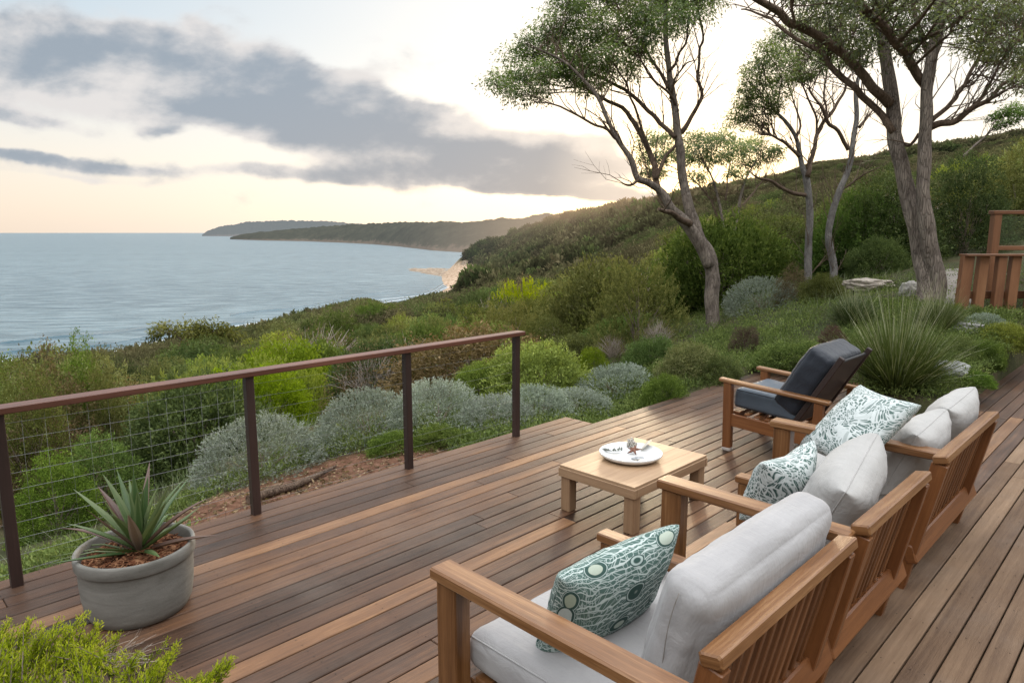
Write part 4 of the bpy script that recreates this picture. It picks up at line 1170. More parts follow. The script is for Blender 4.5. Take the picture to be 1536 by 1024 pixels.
def gum_tree(name, label, dep, trunks, limbs, clumps, seed, bark, leafm='gum', cat='tree', dens=1.0, leaf=(.05, .105), group=None, spread=1.2, flare=True, twigs=60):
    rd = random.Random(seed); rg = np.random.default_rng(seed)
    base = None; tm = MB(); lm = MB(); nodes = []
    for pts, off in trunks:
        Q, S = limb(pts, dep, off)
        if base is None:
            base = Q[0].copy(); base.z = gz(base.x, base.y)
        if flare and pts[0][1] > 400:
            foot = Vector((Q[0].x, Q[0].y, min(gz(Q[0].x, Q[0].y), Q[0].z) - .25))
            Q = [foot] + Q; S = [S[0] * 1.22] + S; S[1] *= 1.04
        Q2 = [q - base + Vector((mn.noise(q * 2.1), mn.noise(q * 2.1 + Vector((9, 3, 1))), 0)) * S[i] * .25 for i, q in enumerate(Q)]
        S = [s * (1 + .12 * mn.noise(q * 3.3)) for s, q in zip(S, Q)]
        tm.tube(Q2, S, 14)
        nodes += [(q, s) for q, s in zip(Q2, S) if s < .12]
    for pts, off0, off in limbs:
        Q, S = limb(pts, dep, off, off0)
        Q2 = [q - base + Vector((mn.noise(q * 3.1), mn.noise(q * 3.1 + Vector((9, 3, 1))), mn.noise(q * 3.1 + Vector((2, 7, 4))))) * .05 for q in Q]
        lm.tube(Q2, S, 8); nodes += [(q, s) for q, s in zip(Q2[2:], S[2:])]
    # fine bare twigs along the limbs
    thin = [(q, s_) for q, s_ in nodes if .006 < s_ < .09]
    for _ in range(twigs):
        k = rd.randrange(2, len(thin)); q, s_ = thin[k]; d = (q - thin[k - 1][0])
        if d.length > .8 or d.length < 1e-4: d = Vector((0, 0, 1))
        d = (d.normalized() * .8 + Vector((rd.uniform(-1, 1), rd.uniform(-1, 1), rd.uniform(-.2, 1.3))) * .75).normalized(); L = rd.uniform(.35, 1.25); r0 = min(s_ * .55, .005 + .008 * L)
        p1 = q + d * L * .35 + Vector((rd.uniform(-1, 1), rd.uniform(-1, 1), rd.uniform(-1, 1))) * L * .06; d2 = (d + Vector((rd.uniform(-.5, .5), rd.uniform(-.5, .5), rd.uniform(-.2, .6)))).normalized()
        p2 = p1 + d2 * L * .35; p3 = p2 + (d2 + Vector((rd.uniform(-.5, .5), rd.uniform(-.5, .5), rd.uniform(-.3, .5)))).normalized() * L * .3
        lm.tube([q, p1, p2, p3], [r0, r0 * .7, r0 * .5, .0016], 4, cap=False)
        for _b in range(3):
            st = (p1, p2, p1.lerp(p2, .5))[_b]; e = st + (d2 + Vector((rd.uniform(-1, 1), rd.uniform(-1, 1), rd.uniform(-.4, .8)))).normalized() * L * rd.uniform(.2, .5)
            mm = st.lerp(e, .5) + Vector((rd.uniform(-1, 1), rd.uniform(-1, 1), rd.uniform(-1, 1))) * L * .04; lm.tube([st, mm, e], [r0 * .4, r0 * .3, .0014], 3, cap=False)
    LP, LD, LT, LL = [], [], [], []
    for (px, py, r) in clumps:
        d = dep + rg.normal() * spread * .6
        c = Vector(atd(px, py, d)) - base; R_ = r * dep / FPX
        cand = sorted(nodes, key=lambda nq: (nq[0] - c).length + rd.random() * .5 + max(0, nq[0].z - c.z) * 1.0)[:2]
        ends = []
        for nq, s_ in cand:
            L = (c - nq).length; m_ = nq.lerp(c, .5) + Vector((rd.uniform(-1, 1), rd.uniform(-1, 1), rd.uniform(-.3, 1))) * L * .10
            r0 = min(s_ * .6, .008 + L * .008)
            pts = [nq, nq.lerp(m_, .5) + Vector((rd.uniform(-1, 1), rd.uniform(-1, 1), rd.uniform(-1, 1))) * L * .03, m_, m_.lerp(c, .5) + Vector((rd.uniform(-1, 1), rd.uniform(-1, 1), rd.uniform(-1, 1))) * L * .03, c]
            lm.tube(pts, [r0, r0 * .8, r0 * .62, r0 * .45, r0 * .3], 5, cap=False)
            for st in (m_, pts[3], c, c):
                for _ in range(3):
                    v = Vector((rg.normal(), rg.normal(), rg.normal() * .6 + .35)); e = c + v * R_ * .62
                    mm = st.lerp(e, .5) + Vector((rd.uniform(-1, 1), rd.uniform(-1, 1), rd.uniform(-1, 1))) * R_ * .12
                    lm.tube([st, mm, e], [r0 * .32, r0 * .22, .002], 3, cap=False); ends.append(e); ends.append(mm.lerp(e, .5))
        ends = np.array([tuple(e) for e in ends])
        nl = int(880 * dens * (R_ / .5) ** 1.6) + 60
        pick = ends[rg.integers(0, len(ends), nl)]
        P = pick + rg.normal(size=(nl, 3)) * np.array([.33, .33, .22]) * R_
        LP.append(P); LD.append(rg.normal(size=(nl, 3)) * .6 + np.array([0, 0, -.55]) + unit(P - np.array(c)) * .6)
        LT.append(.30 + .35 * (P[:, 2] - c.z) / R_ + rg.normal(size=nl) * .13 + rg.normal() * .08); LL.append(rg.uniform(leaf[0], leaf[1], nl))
    root = thing(name, label, cat, tuple(base), 0, group)
    tm.build('trunk', M[bark], root)
    if lm.v: lm.build('branches', M['barkwarm'], root)
    if LP:
        P = np.concatenate(LP); L = np.concatenate(LL)
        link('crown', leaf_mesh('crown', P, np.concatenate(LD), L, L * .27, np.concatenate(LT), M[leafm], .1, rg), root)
    return root

gum_tree('gum_tree', 'tall leaning gum tree with a wide spreading crown, left of the other trees', 14.0,
    [([(1071, 503, 19), (1069, 470, 17), (1067, 440, 17), (1068, 410, 16.5), (1062, 380, 16.5), (1050, 358, 16), (1036, 320, 13), (1028, 290, 11), (1021, 240, 10), (1017, 200, 9), (1010, 150, 8), (1003, 100, 7), (998, 50, 6), (997, 0, 5), (990, -70, 3)], .3),
     ([(1063, 400, 12.5), (1048, 362, 14.5), (1028, 335, 13.5), (1006, 312, 11), (994, 290, 9), (972, 274, 8), (956, 267, 8), (947, 240, 7), (928, 212, 6), (912, 181, 5), (897, 147, 4.5), (875, 120, 3.8), (845, 92, 3), (800, 70, 1.5)], -1.0)],
    [([(1015, 322, 8), (990, 288, 8), (978, 237, 7), (956, 194, 6), (934, 162, 5), (887, 140, 3.6), (850, 112, 2)], 0, .8),
     ([(925, 207, 4), (905, 192, 3.4), (887, 184, 3), (841, 160, 2.3), (803, 153, 1.2)], -.6, -.6),
     ([(1012, 205, 6), (990, 184, 5.6), (966, 159, 5), (925, 128, 4), (872, 103, 3), (835, 70, 1.6)], .1, .9),
     ([(1022, 198, 6), (1036, 176, 5), (1047, 157, 4.4), (1053, 134, 4), (1047, 116, 3.4), (1050, 75, 3), (1057, 59, 2.6), (1053, 34, 2), (1045, 0, 1.2)], .2, -.5),
     ([(1006, 135, 5), (985, 100, 3.6), (965, 70, 3), (940, 30, 2), (915, -10, 1)], .2, .6),
     ([(1004, 108, 4), (1020, 80, 3), (1032, 50, 2.4), (1036, 10, 1.5)], .2, -.6),
     ([(1017, 165, 4), (1005, 142, 3), (985, 125, 2.6), (960, 88, 2), (930, 60, 1.2)], .2, -.9),
     ([(975, 228, 4), (962, 190, 3), (940, 130, 2.4), (925, 100, 1.5)], .3, -.8),
     ([(985, 268, 5), (1000, 232, 4), (1012, 214, 3.4)], .1, .1),
     ([(1034, 335, 9), (1018, 328, 7.5), (1003, 318, 6), (986, 314, 4)], -.3, -.8),
     ([(957, 268, 4), (943, 277, 3), (932, 274, 1.6)], -.6, -.3),
     ([(1005, 150, 3.5), (1012, 120, 2.5), (1028, 100, 2), (1040, 92, 1.2)], .2, -.8)],
    fill([(742, 130), (768, 85), (808, 42), (850, 5), (875, -70), (1062, -70), (1075, 0), (1045, 26), (1010, 58), (985, 60), (960, 90), (938, 116), (905, 118), (880, 142), (845, 122), (815, 130), (790, 152), (765, 147)], 17, 15, 25, 5), 21, 'bark', dens=1.15, twigs=150)

gum_tree('gum_tree', 'large twin stemmed gum tree leaning over the garden, its limbs reaching out of the picture', 11.0,
    [([(1389, 452, 23), (1389, 430, 23), (1387, 405, 22), (1380, 370, 21), (1368, 320, 20), (1352, 250, 17), (1341, 200, 16), (1339, 150, 15), (1330, 100, 14), (1324, 60, 13), (1318, 20, 11), (1312, -40, 8)], .5),
     ([(1402, 452, 21), (1404, 428, 22), (1402, 400, 20), (1394, 360, 18), (1388, 320, 17), (1385, 270, 15), (1388, 200, 14), (1390, 150, 13.5), (1393, 110, 13.5), (1406, 50, 14), (1413, 0, 14), (1420, -50, 11)], -.4)],
    [([(1337, 155, 13), (1312, 132, 11), (1285, 101, 10.5), (1250, 70, 10), (1210, 45, 9.5), (1186, 36, 9.5), (1165, 14, 9), (1145, 2, 8), (1110, -12, 6)], .2, -1.0),
     ([(1341, 198, 9), (1315, 165, 8), (1285, 135, 8), (1255, 108, 7), (1235, 80, 6), (1205, 63, 5), (1165, 38, 4), (1150, 22, 3), (1112, 14, 1.6)], .2, .9),
     ([(1388, 130, 11), (1372, 102, 10), (1355, 76, 10), (1335, 56, 9.5), (1318, 35, 9), (1295, 10, 9), (1270, -20, 8)], -.1, -.8),
     ([(1397, 190, 9), (1412, 184, 8), (1430, 180, 7.5), (1455, 166, 7), (1480, 152, 5.5), (1500, 130, 4.5), (1540, 106, 2.5)], -.1, -.6),
     ([(1400, 180, 6), (1425, 155, 5), (1440, 135, 5), (1460, 100, 4), (1478, 60, 3), (1495, 20, 1.6)], -.1, .9),
     ([(1455, 165, 4), (1485, 125, 3.4), (1510, 80, 2.6), (1540, 50, 1.4)], -.3, -.7),
     ([(1380, 200, 4), (1362, 218, 3.4), (1345, 205, 2.4)], 0, .4),
     ([(1325, 70, 6), (1310, 40, 5), (1285, 10, 4), (1262, -20, 3)], .3, .8),
     ([(1395, 95, 7), (1375, 30, 5), (1365, -10, 4), (1350, -50, 3)], -.2, .8),
     ([(1412, 20, 7), (1440, -10, 5), (1465, -50, 3)], -.3, .5),
     ([(1445, 130, 3), (1462, 125, 2.4), (1480, 92, 1.6), (1490, 60, 1)], .2, .4),
     ([(1190, 36, 4), (1188, 10, 3.4), (1185, -20, 3)], -.8, -.3)],
    fill([(1190, -70), (1570, -70), (1570, 136), (1522, 132), (1500, 92), (1468, 90), (1436, 84), (1425, 30), (1400, 18), (1378, 70), (1345, 98), (1305, 62), (1282, 108), (1255, 84), (1232, 42), (1200, 10)], 18, 14, 24, 6), 22, 'bark', dens=.95, leaf=(.05, .095), spread=1.6, twigs=150)

gum_tree('slender_tree', 'slender grey trunked tree, the left one of two between the big gums', 15.0,
    [([(1210, 448, 9), (1212, 405, 8.5), (1213, 370, 8.5), (1215, 320, 8), (1210, 268, 8), (1203, 248, 6), (1195, 210, 5), (1178, 182, 4), (1160, 165, 2.5)], .3)],
    [([(1210, 265, 6.5), (1222, 220, 5), (1233, 188, 4.6), (1250, 165, 4), (1266, 135, 3), (1275, 110, 2)], .1, .7),
     ([(1208, 292, 5), (1182, 286, 4.4), (1160, 275, 4), (1145, 268, 3), (1128, 258, 1.6)], .1, -.8),
     ([(1199, 235, 4.5), (1180, 215, 3.5), (1160, 205, 2.6), (1140, 200, 1.6)], .1, -.5),
     ([(1227, 205, 3), (1222, 170, 2.6), (1205, 130, 2), (1195, 95, 1.2)], .3, .3), ([(1195, 212, 3), (1200, 180, 2.4), (1190, 150, 1.6), (1180, 120, 1)], .1, .4)],
    fill([(1103, 192), (1108, 160), (1124, 96), (1150, 74), (1175, 44), (1215, 38), (1244, 60), (1240, 104), (1215, 126), (1192, 116), (1176, 140), (1152, 168), (1134, 194)], 15, 12, 18, 7), 23, 'barkpale', dens=1.25, leaf=(.05, .09), spread=1.0)
gum_tree('slender_tree', 'slender bent tree with pale mottled bark, the right one of two between the big gums', 15.3,
    [([(1246, 448, 10), (1249, 420, 9.5), (1250, 400, 9), (1243, 355, 8), (1248, 318, 8), (1260, 285, 7.4), (1270, 262, 7), (1276, 240, 6.4), (1279, 215, 6), (1285, 180, 5.5), (1284, 140, 5), (1288, 115, 4), (1300, 85, 2.5)], .3)],
    [([(1274, 226, 5), (1256, 196, 4.6), (1242, 182, 4.4), (1226, 152, 3), (1215, 130, 2)], .2, -.5),
     ([(1287, 192, 4), (1298, 178, 3), (1308, 165, 1.6)], .2, .2), ([(1252, 292, 2.6), (1285, 270, 2), (1300, 262, 1.6), (1318, 250, .9)], .2, -.6),
     ([(1245, 185, 3), (1235, 150, 2.4), (1240, 110, 1.6)], .1, .3)],
    [(1235, 62, 24), (1258, 70, 20), (1240, 92, 16), (1268, 95, 14), (1220, 42, 20), (1205, 118, 13), (1250, 48, 16)], 24, 'barkpale', dens=1.2, leaf=(.05, .09), spread=1.0)
gum_tree('small_gum', 'small many stemmed tree with a flat leafy crown, behind the leaning gum', 22.0,
    [([(1090, 420, 5), (1088, 380, 4.6), (1085, 340, 4), (1078, 300, 3), (1066, 262, 2), (1050, 235, 1)], .5),
     ([(1092, 420, 5), (1100, 360, 4), (1108, 310, 3.4), (1118, 270, 2.4), (1135, 240, 1.2)], -.5)],
    [([(1086, 345, 3), (1070, 310, 2.4), (1058, 290, 2), (1030, 262, 1)], .2, .6), ([(1106, 315, 2.6), (1130, 290, 2), (1150, 262, 1)], -.3, .6), ([(1088, 300, 2.4), (1092, 262, 1.8), (1096, 236, 1)], 0, .4)],
    [(1040, 212, 18), (1065, 220, 20), (1088, 208, 18), (1110, 225, 18), (1132, 222, 16), (1150, 238, 14), (1055, 240, 16), (1030, 238, 15), (1080, 240, 16), (1118, 248, 13), (1165, 225, 10), (1100, 262, 11), (1012, 228, 14), (975, 215, 17), (990, 240, 15), (965, 238, 13), (985, 262, 12), (1005, 205, 12), (968, 262, 10), (1045, 268, 11)], 25, 'bark', dens=1.1, leaf=(.08, .14), spread=1.2)
gum_tree('umbrella_tree', 'small flat topped tree near the shore standing out against the sea', 52.0,
    [([(288, 545, 3), (284, 530, 2.6), (278, 518, 2.2), (268, 506, 1.8), (252, 500, 1)], .8)],
    [([(279, 520, 2), (290, 508, 1.6), (305, 498, 1)], .3, .8), ([(270, 508, 1.6), (262, 498, 1.2), (250, 494, .8)], .3, .8)],
    [(240, 497, 12), (256, 494, 13), (272, 497, 12), (292, 492, 14), (312, 491, 15), (328, 496, 13), (345, 502, 14), (304, 502, 14), (284, 503, 11), (335, 508, 16), (232, 503, 9), (316, 512, 16)], 26, 'bark', 'olive', dens=.12, leaf=(.22, .40), spread=1.0, twigs=10)
# far right leafy branch reaching over the slope
gum_tree('slope_tree', 'thin bare stemmed tree with sparse yellowish leaves on the slope at the far right', 24.0,
    [([(1445, 235, 3), (1462, 218, 2.4), (1478, 205, 2), (1492, 190, 1.6), (1510, 172, 1)], .4)], [([(1490, 193, 1.4), (1505, 186, 1), (1522, 183, .7)], .3, .3)],
    [(1490, 178, 9), (1506, 170, 11), (1522, 164, 11), (1500, 188, 8), (1520, 182, 9), (1536, 172, 11)], 27, 'bark', 'green', dens=.75, leaf=(.09, .15), spread=.6, flare=False, twigs=10)

# ------------------------------------------------------------------ placed shrubs
S_ = pshrub
S_('rounded_shrub', 'silver', 1, 372, 728, 6, 190, 108, 'silver grey mounded shrub seen through the railing, beside the red soil')
S_('rounded_shrub', 'silver', 2, 545, 672, 7.5, 158, 96, 'silver grey mounded shrub just left of the third railing post')
S_('rounded_shrub', 'silver', 3, 652, 652, 8.4, 150, 88, 'widest silver grey dome just right of the third railing post')
S_('rounded_shrub', 'silver', 4, 742, 655, 8.6, 130, 62, 'low silver shrub at the foot of the last railing post')
S_('rounded_shrub', 'silver', 5, 806, 640, 8.8, 120, 66, 'wispy grey shrub to the right of the last railing post, by the deck corner')
S_('rounded_shrub', 'silver', 6, 932, 606, 10.2, 130, 66, 'greyish shrub behind the deck edge, left of the bright green bank')
S_('leafy_shrub', 'lime', 1, 806, 606, 11.5, 178, 98, 'bright yellow green rounded shrub behind the end of the railing')
S_('leafy_shrub', 'lime', 2, 722, 604, 11.2, 112, 62, 'lower yellow green shrub on the left flank of the bright rounded one')
S_('leafy_shrub', 'lime', 3, 893, 568, 13, 52, 50, 'small vivid yellow bush standing by itself in the middle of the scrub')
S_('feathery_bush', 'needle', 1, 285, 690, 9, 215, 150, 'feathery lime tipped bush behind the wire mesh')
S_('feathery_bush', 'needle', 2, 392, 655, 10.0, 170, 118, 'feathery lime green bush behind the second railing post')
S_('feathery_bush', 'needle', 3, 215, 700, 8.2, 110, 130, 'feathery green bush on the left flank of the lime tipped one')
S_('leafy_shrub', 'green', 1, 118, 800, 5.6, 130, 160, 'fresh green leafy shrub low behind the mesh, left of the potted plant')
S_('leafy_shrub', 'green', 2, 40, 830, 5.2, 130, 150, 'green shrub pressed against the mesh at the far left')
S_('big_bush', 'olive', 1, 55, 760, 8.2, 250, 255, 'big olive brown bush rising over the handrail at the left edge')
S_('big_bush', 'rust', 2, 120, 745, 8.8, 190, 200, 'brownish dry leaved bush behind the handrail at the left')
S_('big_bush', 'olive', 3, 165, 720, 10.5, 170, 165, 'mid green bush just above the handrail, right of the tall leafy shoots')
S_('big_bush', 'green', 4, -40, 740, 9.5, 200, 215, 'leafy green bush cut off by the left edge of the picture')
S_('big_bush', 'needle', 4, 160, 700, 9, 90, 120, 'yellow tipped bush between the brown bush and the lime ones')
S_('twiggy_shrub', 'twiggy', 1, 548, 610, 12.5, 150, 95, 'bare grey twiggy shrub behind the railing, left of the third post')
S_('twiggy_shrub', 'twiggy', 2, 470, 600, 13, 120, 85, 'bare twiggy shrub behind the handrail, right of the second post')
S_('twiggy_shrub', 'twiggy', 3, 690, 575, 14, 110, 72, 'bare twiggy shrub between the third and last railing posts')
S_('twiggy_shrub', 'twiggy', 4, 925, 545, 15, 70, 48, 'small bare silvery twigs above the vivid yellow bush')
S_('twiggy_shrub', 'twiggy', 5, 992, 530, 14.5, 60, 60, 'pale forked dead shrub below the big weeping bush')
S_('twiggy_shrub', 'twiggy', 6, 838, 540, 15.5, 110, 60, 'reddish twiggy shrub left of the weeping bush')
S_('weeping_bush', 'soft', 1, 962, 522, 19, 146, 160, 'big soft weeping bush with a golden green crown left of the leaning gum')
S_('weeping_bush', 'soft', 2, 905, 522, 20, 110, 92, 'lower soft bush on the left flank of the big weeping one')
S_('leafy_shrub', 'olive', 7, 1045, 575, 11.5, 105, 62, 'loose leafy shrub with pale flowering tips in front of the leaning gum')
S_('leafy_shrub', 'green', 8, 985, 556, 13, 90, 54, 'mid green shrub in front of the dead forked twigs')
S_('round_shrub', 'purple', 1, 1128, 532, 11.2, 50, 50, 'small purple brown rounded shrub above the far arm of the recliner')
S_('round_shrub', 'purple', 2, 1262, 530, 10.8, 46, 46, 'small dark brown shrub above the back of the recliner')
S_('leafy_shrub', 'green', 9, 1006, 612, 9.9, 72, 48, 'bright grassy green shrub spilling over the deck edge')
S_('leafy_shrub', 'green', 10, 1082, 575, 10.6, 90, 44, 'low green bank of leaves along the far deck edge')
S_('leafy_shrub', 'green', 11, 1205, 552, 10.8, 120, 42, 'low green mound behind the recliner')
S_('leafy_shrub', 'green', 12, 585, 690, 6.8, 90, 32, 'low soft green plants left of the third post at the deck edge')
S_('leafy_shrub', 'green', 13, 660, 682, 7.6, 110, 36, 'low soft green plants right of the third post at the deck edge')
S_('leafy_shrub', 'silver', 7, 870, 628, 9.2, 110, 44, 'low grey green plants by the stepped corner of the deck')
S_('leafy_shrub', 'silver', 8, 1150, None, 14, 110, 58, 'pale soft grassy shrub right of the leaning gum')
S_('leafy_shrub', 'rust', 9, 1192, None, 13.6, 54, 64, 'reddish dry shrub at the foot of the slender trees')
S_('leafy_shrub', 'olive', 10, 1240, None, 13, 70, 44, 'dark low shrub at the foot of the bent slender tree')
S_('big_bush', 'dark', 3, 1338, None, 17, 160, 165, 'dense dark green bush left of the twin stemmed gum')
S_('big_bush', 'dark', 4, 1447, None, 17, 130, 170, 'dense dark green bush right of the twin stemmed gum')
S_('big_bush', 'olive', 5, 1525, None, 19, 150, 160, 'dark olive bush behind the raised timber frame')
S_('big_bush', 'green', 14, 1320, None, 15.5, 90, 60, 'smaller fresh green bush below the dense dark one')
S_('big_bush', 'dark', 6, 1290, None, 19, 90, 100, 'dark bush between the bent slender tree and the dense bush')
S_('big_bush', 'casuarina', 5, 1115, None, 19, 120, 100, 'dull olive bush right behind the trunk of the leaning gum')
S_('big_bush', 'olive', 8, 1170, None, 20, 130, 110, 'olive bush behind the left slender trunk')
S_('leafy_shrub', 'green', 15, 1452, 545, 8.4, 84, 40, 'low spreading green plant right of the big strappy clump')
S_('leafy_shrub', 'green', 16, 1500, 552, 8.0, 56, 42, 'rounded green plant at the edge of the walkway')
S_('leafy_shrub', 'lime', 5, 1528, 520, 9.6, 90, 36, 'yellow green low plant below the timber screen')
S_('leafy_shrub', 'silver', 9, 1495, 500, 9.8, 66, 34, 'grey green cushion plant below the timber screen')
S_('leafy_shrub', 'green', 17, 1478, 583, 7.2, 66, 22, 'flat green plant spreading onto the walkway boards')
S_('leafy_shrub', 'lime', 6, 1448, 478, 10.3, 26, 24, 'tiny yellow green plant at the left end of the timber screen')
S_('leafy_shrub', 'green', 18, 1476, 482, 10.2, 30, 26, 'tiny green plant against the timber screen posts')

def T_(name, kind, var, px, top, dep, wpx, label, cat='bush'):
    hd = hdir(px); x, y = hd[0] * dep, hd[1] * dep; z = gz(x, y); h = HC - (top - 349) / 1043 * dep - z
    return shrub(name, kind, var, (x, y, z), wpx * dep / 2060, wpx * dep / 2060, h / .98, label, cat)
T_('leafy_shoots', 'green', 0, 103, 484, 12.5, 84, 'tall leafy shoots poking up highest against the sea at the left')
T_('leafy_shoots', 'olive', 0, 132, 500, 12.2, 60, 'shorter leafy shoots just right of the tallest ones at the left')
T_('big_bush', 'rust', 1, 52, 506, 11.5, 150, 'brownish bush against the sea at the left edge, left of the tall shoots')
T_('big_bush', 'olive', 2, 12, 518, 10.5, 120, 'olive bush against the sea in the left corner of the view')
T_('round_bush', 'dark', 1, 500, 452, 34, 84, 'dark rounded bush breaking the line of the sea left of the third post')
T_('round_bush', 'green', 1, 547, 446, 40, 74, 'highest green bush against the sea, left of the third post')
T_('round_bush', 'olive', 1, 415, 474, 38, 90, 'olive rounded bush against the sea above the second post')
T_('round_bush', 'green', 2, 655, 468, 25, 112, 'rounded green bush above the handrail right of the third post')
T_('round_bush', 'dark', 2, 738, 436, 30, 116, 'dark green rounded bush above the end of the handrail')
T_('round_bush', 'casuarina', 1, 598, 466, 27, 84, 'soft fine leaved bush just above the third post')
T_('round_bush', 'olive', 2, 812, 432, 27, 118, 'olive rounded bush in the hollow left of the weeping bush')
T_('round_bush', 'green', 0, 872, 410, 40, 96, 'green rounded bush up the hollow, behind the weeping bush')
T_('round_bush', 'dark', 0, 335, 512, 22, 110, 'dark rounded bush below the flat topped shore tree')
T_('round_bush', 'olive', 0, 232, 526, 21, 104, 'olive rounded bush left of the flat topped shore tree')
T_('lime_bush', 'lime', 1, 400, 540, 12.6, 120, 'bright lime bush standing just above the handrail by the second post')
T_('lime_bush', 'lime', 2, 316, 548, 12.2, 110, 'bright lime bush above the handrail, left of the second post')
T_('lime_bush', 'needle', 0, 452, 536, 14, 80, 'feathery lime bush above the handrail, right of the second post')
T_('round_bush', 'casuarina', 0, 565, 500, 19, 110, 'soft olive bush behind the bare twiggy shrubs')
T_('round_bush', 'green', 1, 470, 505, 19, 96, 'green bush behind the bare twiggy shrubs, right of the second post')
T_('tall_bush', 'casuarina', 2, 1050, 388, 23, 74, 'tall soft bush up the slope, left of the leaning gum trunk')
T_('tall_bush', 'olive', 1, 1145, 345, 25, 120, 'tall olive bush up the slope between the leaning gum and the slender trees')
T_('tall_bush', 'casuarina', 1, 1290, 330, 27, 100, 'tall soft bush up the slope right of the slender trees')
# big strappy clump
def strappy():
    hd = hdir(1364); dep = 7.5; x, y = hd[0] * dep, hd[1] * dep; z = gz(x, y)
    rg = np.random.default_rng(5); n = 2200
    a = rg.uniform(0, 6.28, n); el = np.radians(np.clip(rg.normal(60, 17, n), 14, 88))
    P = np.stack([np.cos(a) * rg.uniform(0, .22, n), np.sin(a) * rg.uniform(0, .22, n), np.zeros(n)], -1)
    D = np.stack([np.cos(a) * np.cos(el), np.sin(a) * np.cos(el), np.sin(el)], -1)
    L = rg.uniform(.6, 1.15, n); tone = np.clip(rg.normal(.28, .13, n), 0, 1); tone[rg.random(n) < .10] = .85
    V, Fq, t = blade_arrays(P, D, L, rg.uniform(.007, .013, n), rg.uniform(.02, .34, n), tone, 5, rg)
    t = t * np.tile([.55, .75, .95, 1.1, 1.3], n)
    me = raw_mesh('blades', V, Fq, t, M['grass'])
    root = thing('grass_clump', 'big fountain shaped strappy grass clump behind the recliner', 'grass clump', (x, y, z - .02))
    link('blades', me, root)
    n = 60; a = rg.uniform(0, 6.28, n); el = np.radians(rg.normal(70, 10, n)); D = np.stack([np.cos(a) * np.cos(el), np.sin(a) * np.cos(el), np.sin(el)], -1)
    V, Fq, t = blade_arrays(D * .05, D, rg.uniform(1.05, 1.5, n), .005, .08, np.full(n, .9), 5, rg, .6)
    link('dry_stalks', raw_mesh('dry_stalks', V, Fq, t, M['grass']), root)
    for lab, px, dep, sc_ in (('smaller strappy clump left behind the big fountain shaped one', 1290, 10.6, .62), ('strappy clump at the foot of the twin stemmed gum', 1420, 9.6, .6)):
        hd = hdir(px); x, y = hd[0] * dep, hd[1] * dep
        dup(root, (x, y, gz(x, y) - .02), random.random() * 6, (sc_, sc_, sc_), lab)
strappy()

# golden bush in the near corner, growing up through the gap beside the deck
def gold_bush():
    rg = np.random.default_rng(9)
    dep = 1.62
    LPs, LDs, LLs, LTs = [], [], [], []
    st = MB(); loc = np.array([-1.95, -.02, -.55])
    tips = []
    def spray(tip, base, n):
        ax = unit(tip - base); L = np.linalg.norm(tip - base)
        s_ = rg.random(n) ** .8
        sidev = unit(np.cross(np.repeat(ax[None], n, 0), rg.normal(size=(n, 3))))
        P = base + ax * (s_ * L)[:, None] + rg.normal(size=(n, 3)) * .004 + np.array([0, 0, -1]) * (.0 * s_)[:, None]
        D = ax * .75 + sidev * .55 + UP * .15
        LPs.append(P); LDs.append(D); LLs.append(rg.uniform(.008, .021, n) * (1 - .45 * s_)); LTs.append(.10 + .62 * s_ + rg.normal() * .1 + rg.normal(size=n) * .13)
        st.tube([base - loc, tip - loc], [.0018, .0005], 3, cap=False, tone=.5)
    # the tips follow an uneven mound; each point is a place in the bush, not on the lens
    n = 620
    for k in range(n):
        px = rg.uniform(-140, 300); top = np.interp(px, [-140, 0, 40, 110, 160, 200, 240, 300], [920, 935, 930, 922, 955, 985, 1000, 1012])
        py = top + abs(rg.normal()) * 75 + rg.uniform(0, 40); d = dep + rg.normal() * .14 + (py - 960) * -.0012
        tip = atd(px, py, d); base = tip - unit(np.array([rg.normal() * .35 + .1, rg.normal() * .35 + .05, 1.0])) * rg.uniform(.06, .12)
        spray(tip, base, 70)
    for px, py, L in ((262, 955, .15), (256, 972, .14), (244, 985, .13), (330, 992, .13), (318, 1004, .12), (205, 975, .11), (125, 915, .15), (92, 925, .13), (50, 925, .12), (236, 990, .12), (305, 1006, .10), (175, 945, .13), (340, 985, .08), (150, 935, .12), (20, 930, .12), (70, 940, .13)):
        for q in range(5):
            tip = atd(px + rg.normal() * 5, py + abs(rg.normal()) * 12, dep + rg.normal() * .05); base = tip - unit(np.array([.55 + rg.normal() * .12, .35 + rg.normal() * .12, .95])) * L * rg.uniform(.7, 1.1)
            spray(tip, base, 85)
    P = np.concatenate(LPs); L = np.concatenate(LLs)
    root = thing('golden_bush', 'feathery golden green bush in the near left corner beside the deck', 'bush', tuple(loc))
    link('foliage', leaf_mesh('foliage', P - loc, np.concatenate(LDs), L, L * .22, np.concatenate(LTs), M['gold'], .1, rg), root)
    for k in range(26):
        e = atd(rg.uniform(-100, 300), rg.uniform(1000, 1150), dep + rg.normal() * .1) - loc
        b = np.array([rg.normal() * .06, rg.normal() * .06, 0]); m_ = (b + e) / 2 + rg.normal(size=3) * .05
        st.tube([b, m_, e], [.011, .007, .002], 5)
    st.build('stem', M['twig'], root)
    # dry pale stalks trailing out of it
    n = 46; px = rg.uniform(125, 190, n); B = np.array([atd(p, rg.uniform(985, 1010), dep) for p in px]); T = np.array([atd(p + rg.uniform(25, 70), rg.uniform(928, 985), dep) for p in px])
    D = T - B
    V, Fq, t = blade_arrays(B - loc, D, np.linalg.norm(D, axis=1), .0016, rg.uniform(.05, .3, n), np.full(n, .5), 5, rg, .3)
    link('dry_stalks', raw_mesh('dry_stalks', V, Fq, t, M['twigpale']), root)
gold_bush()

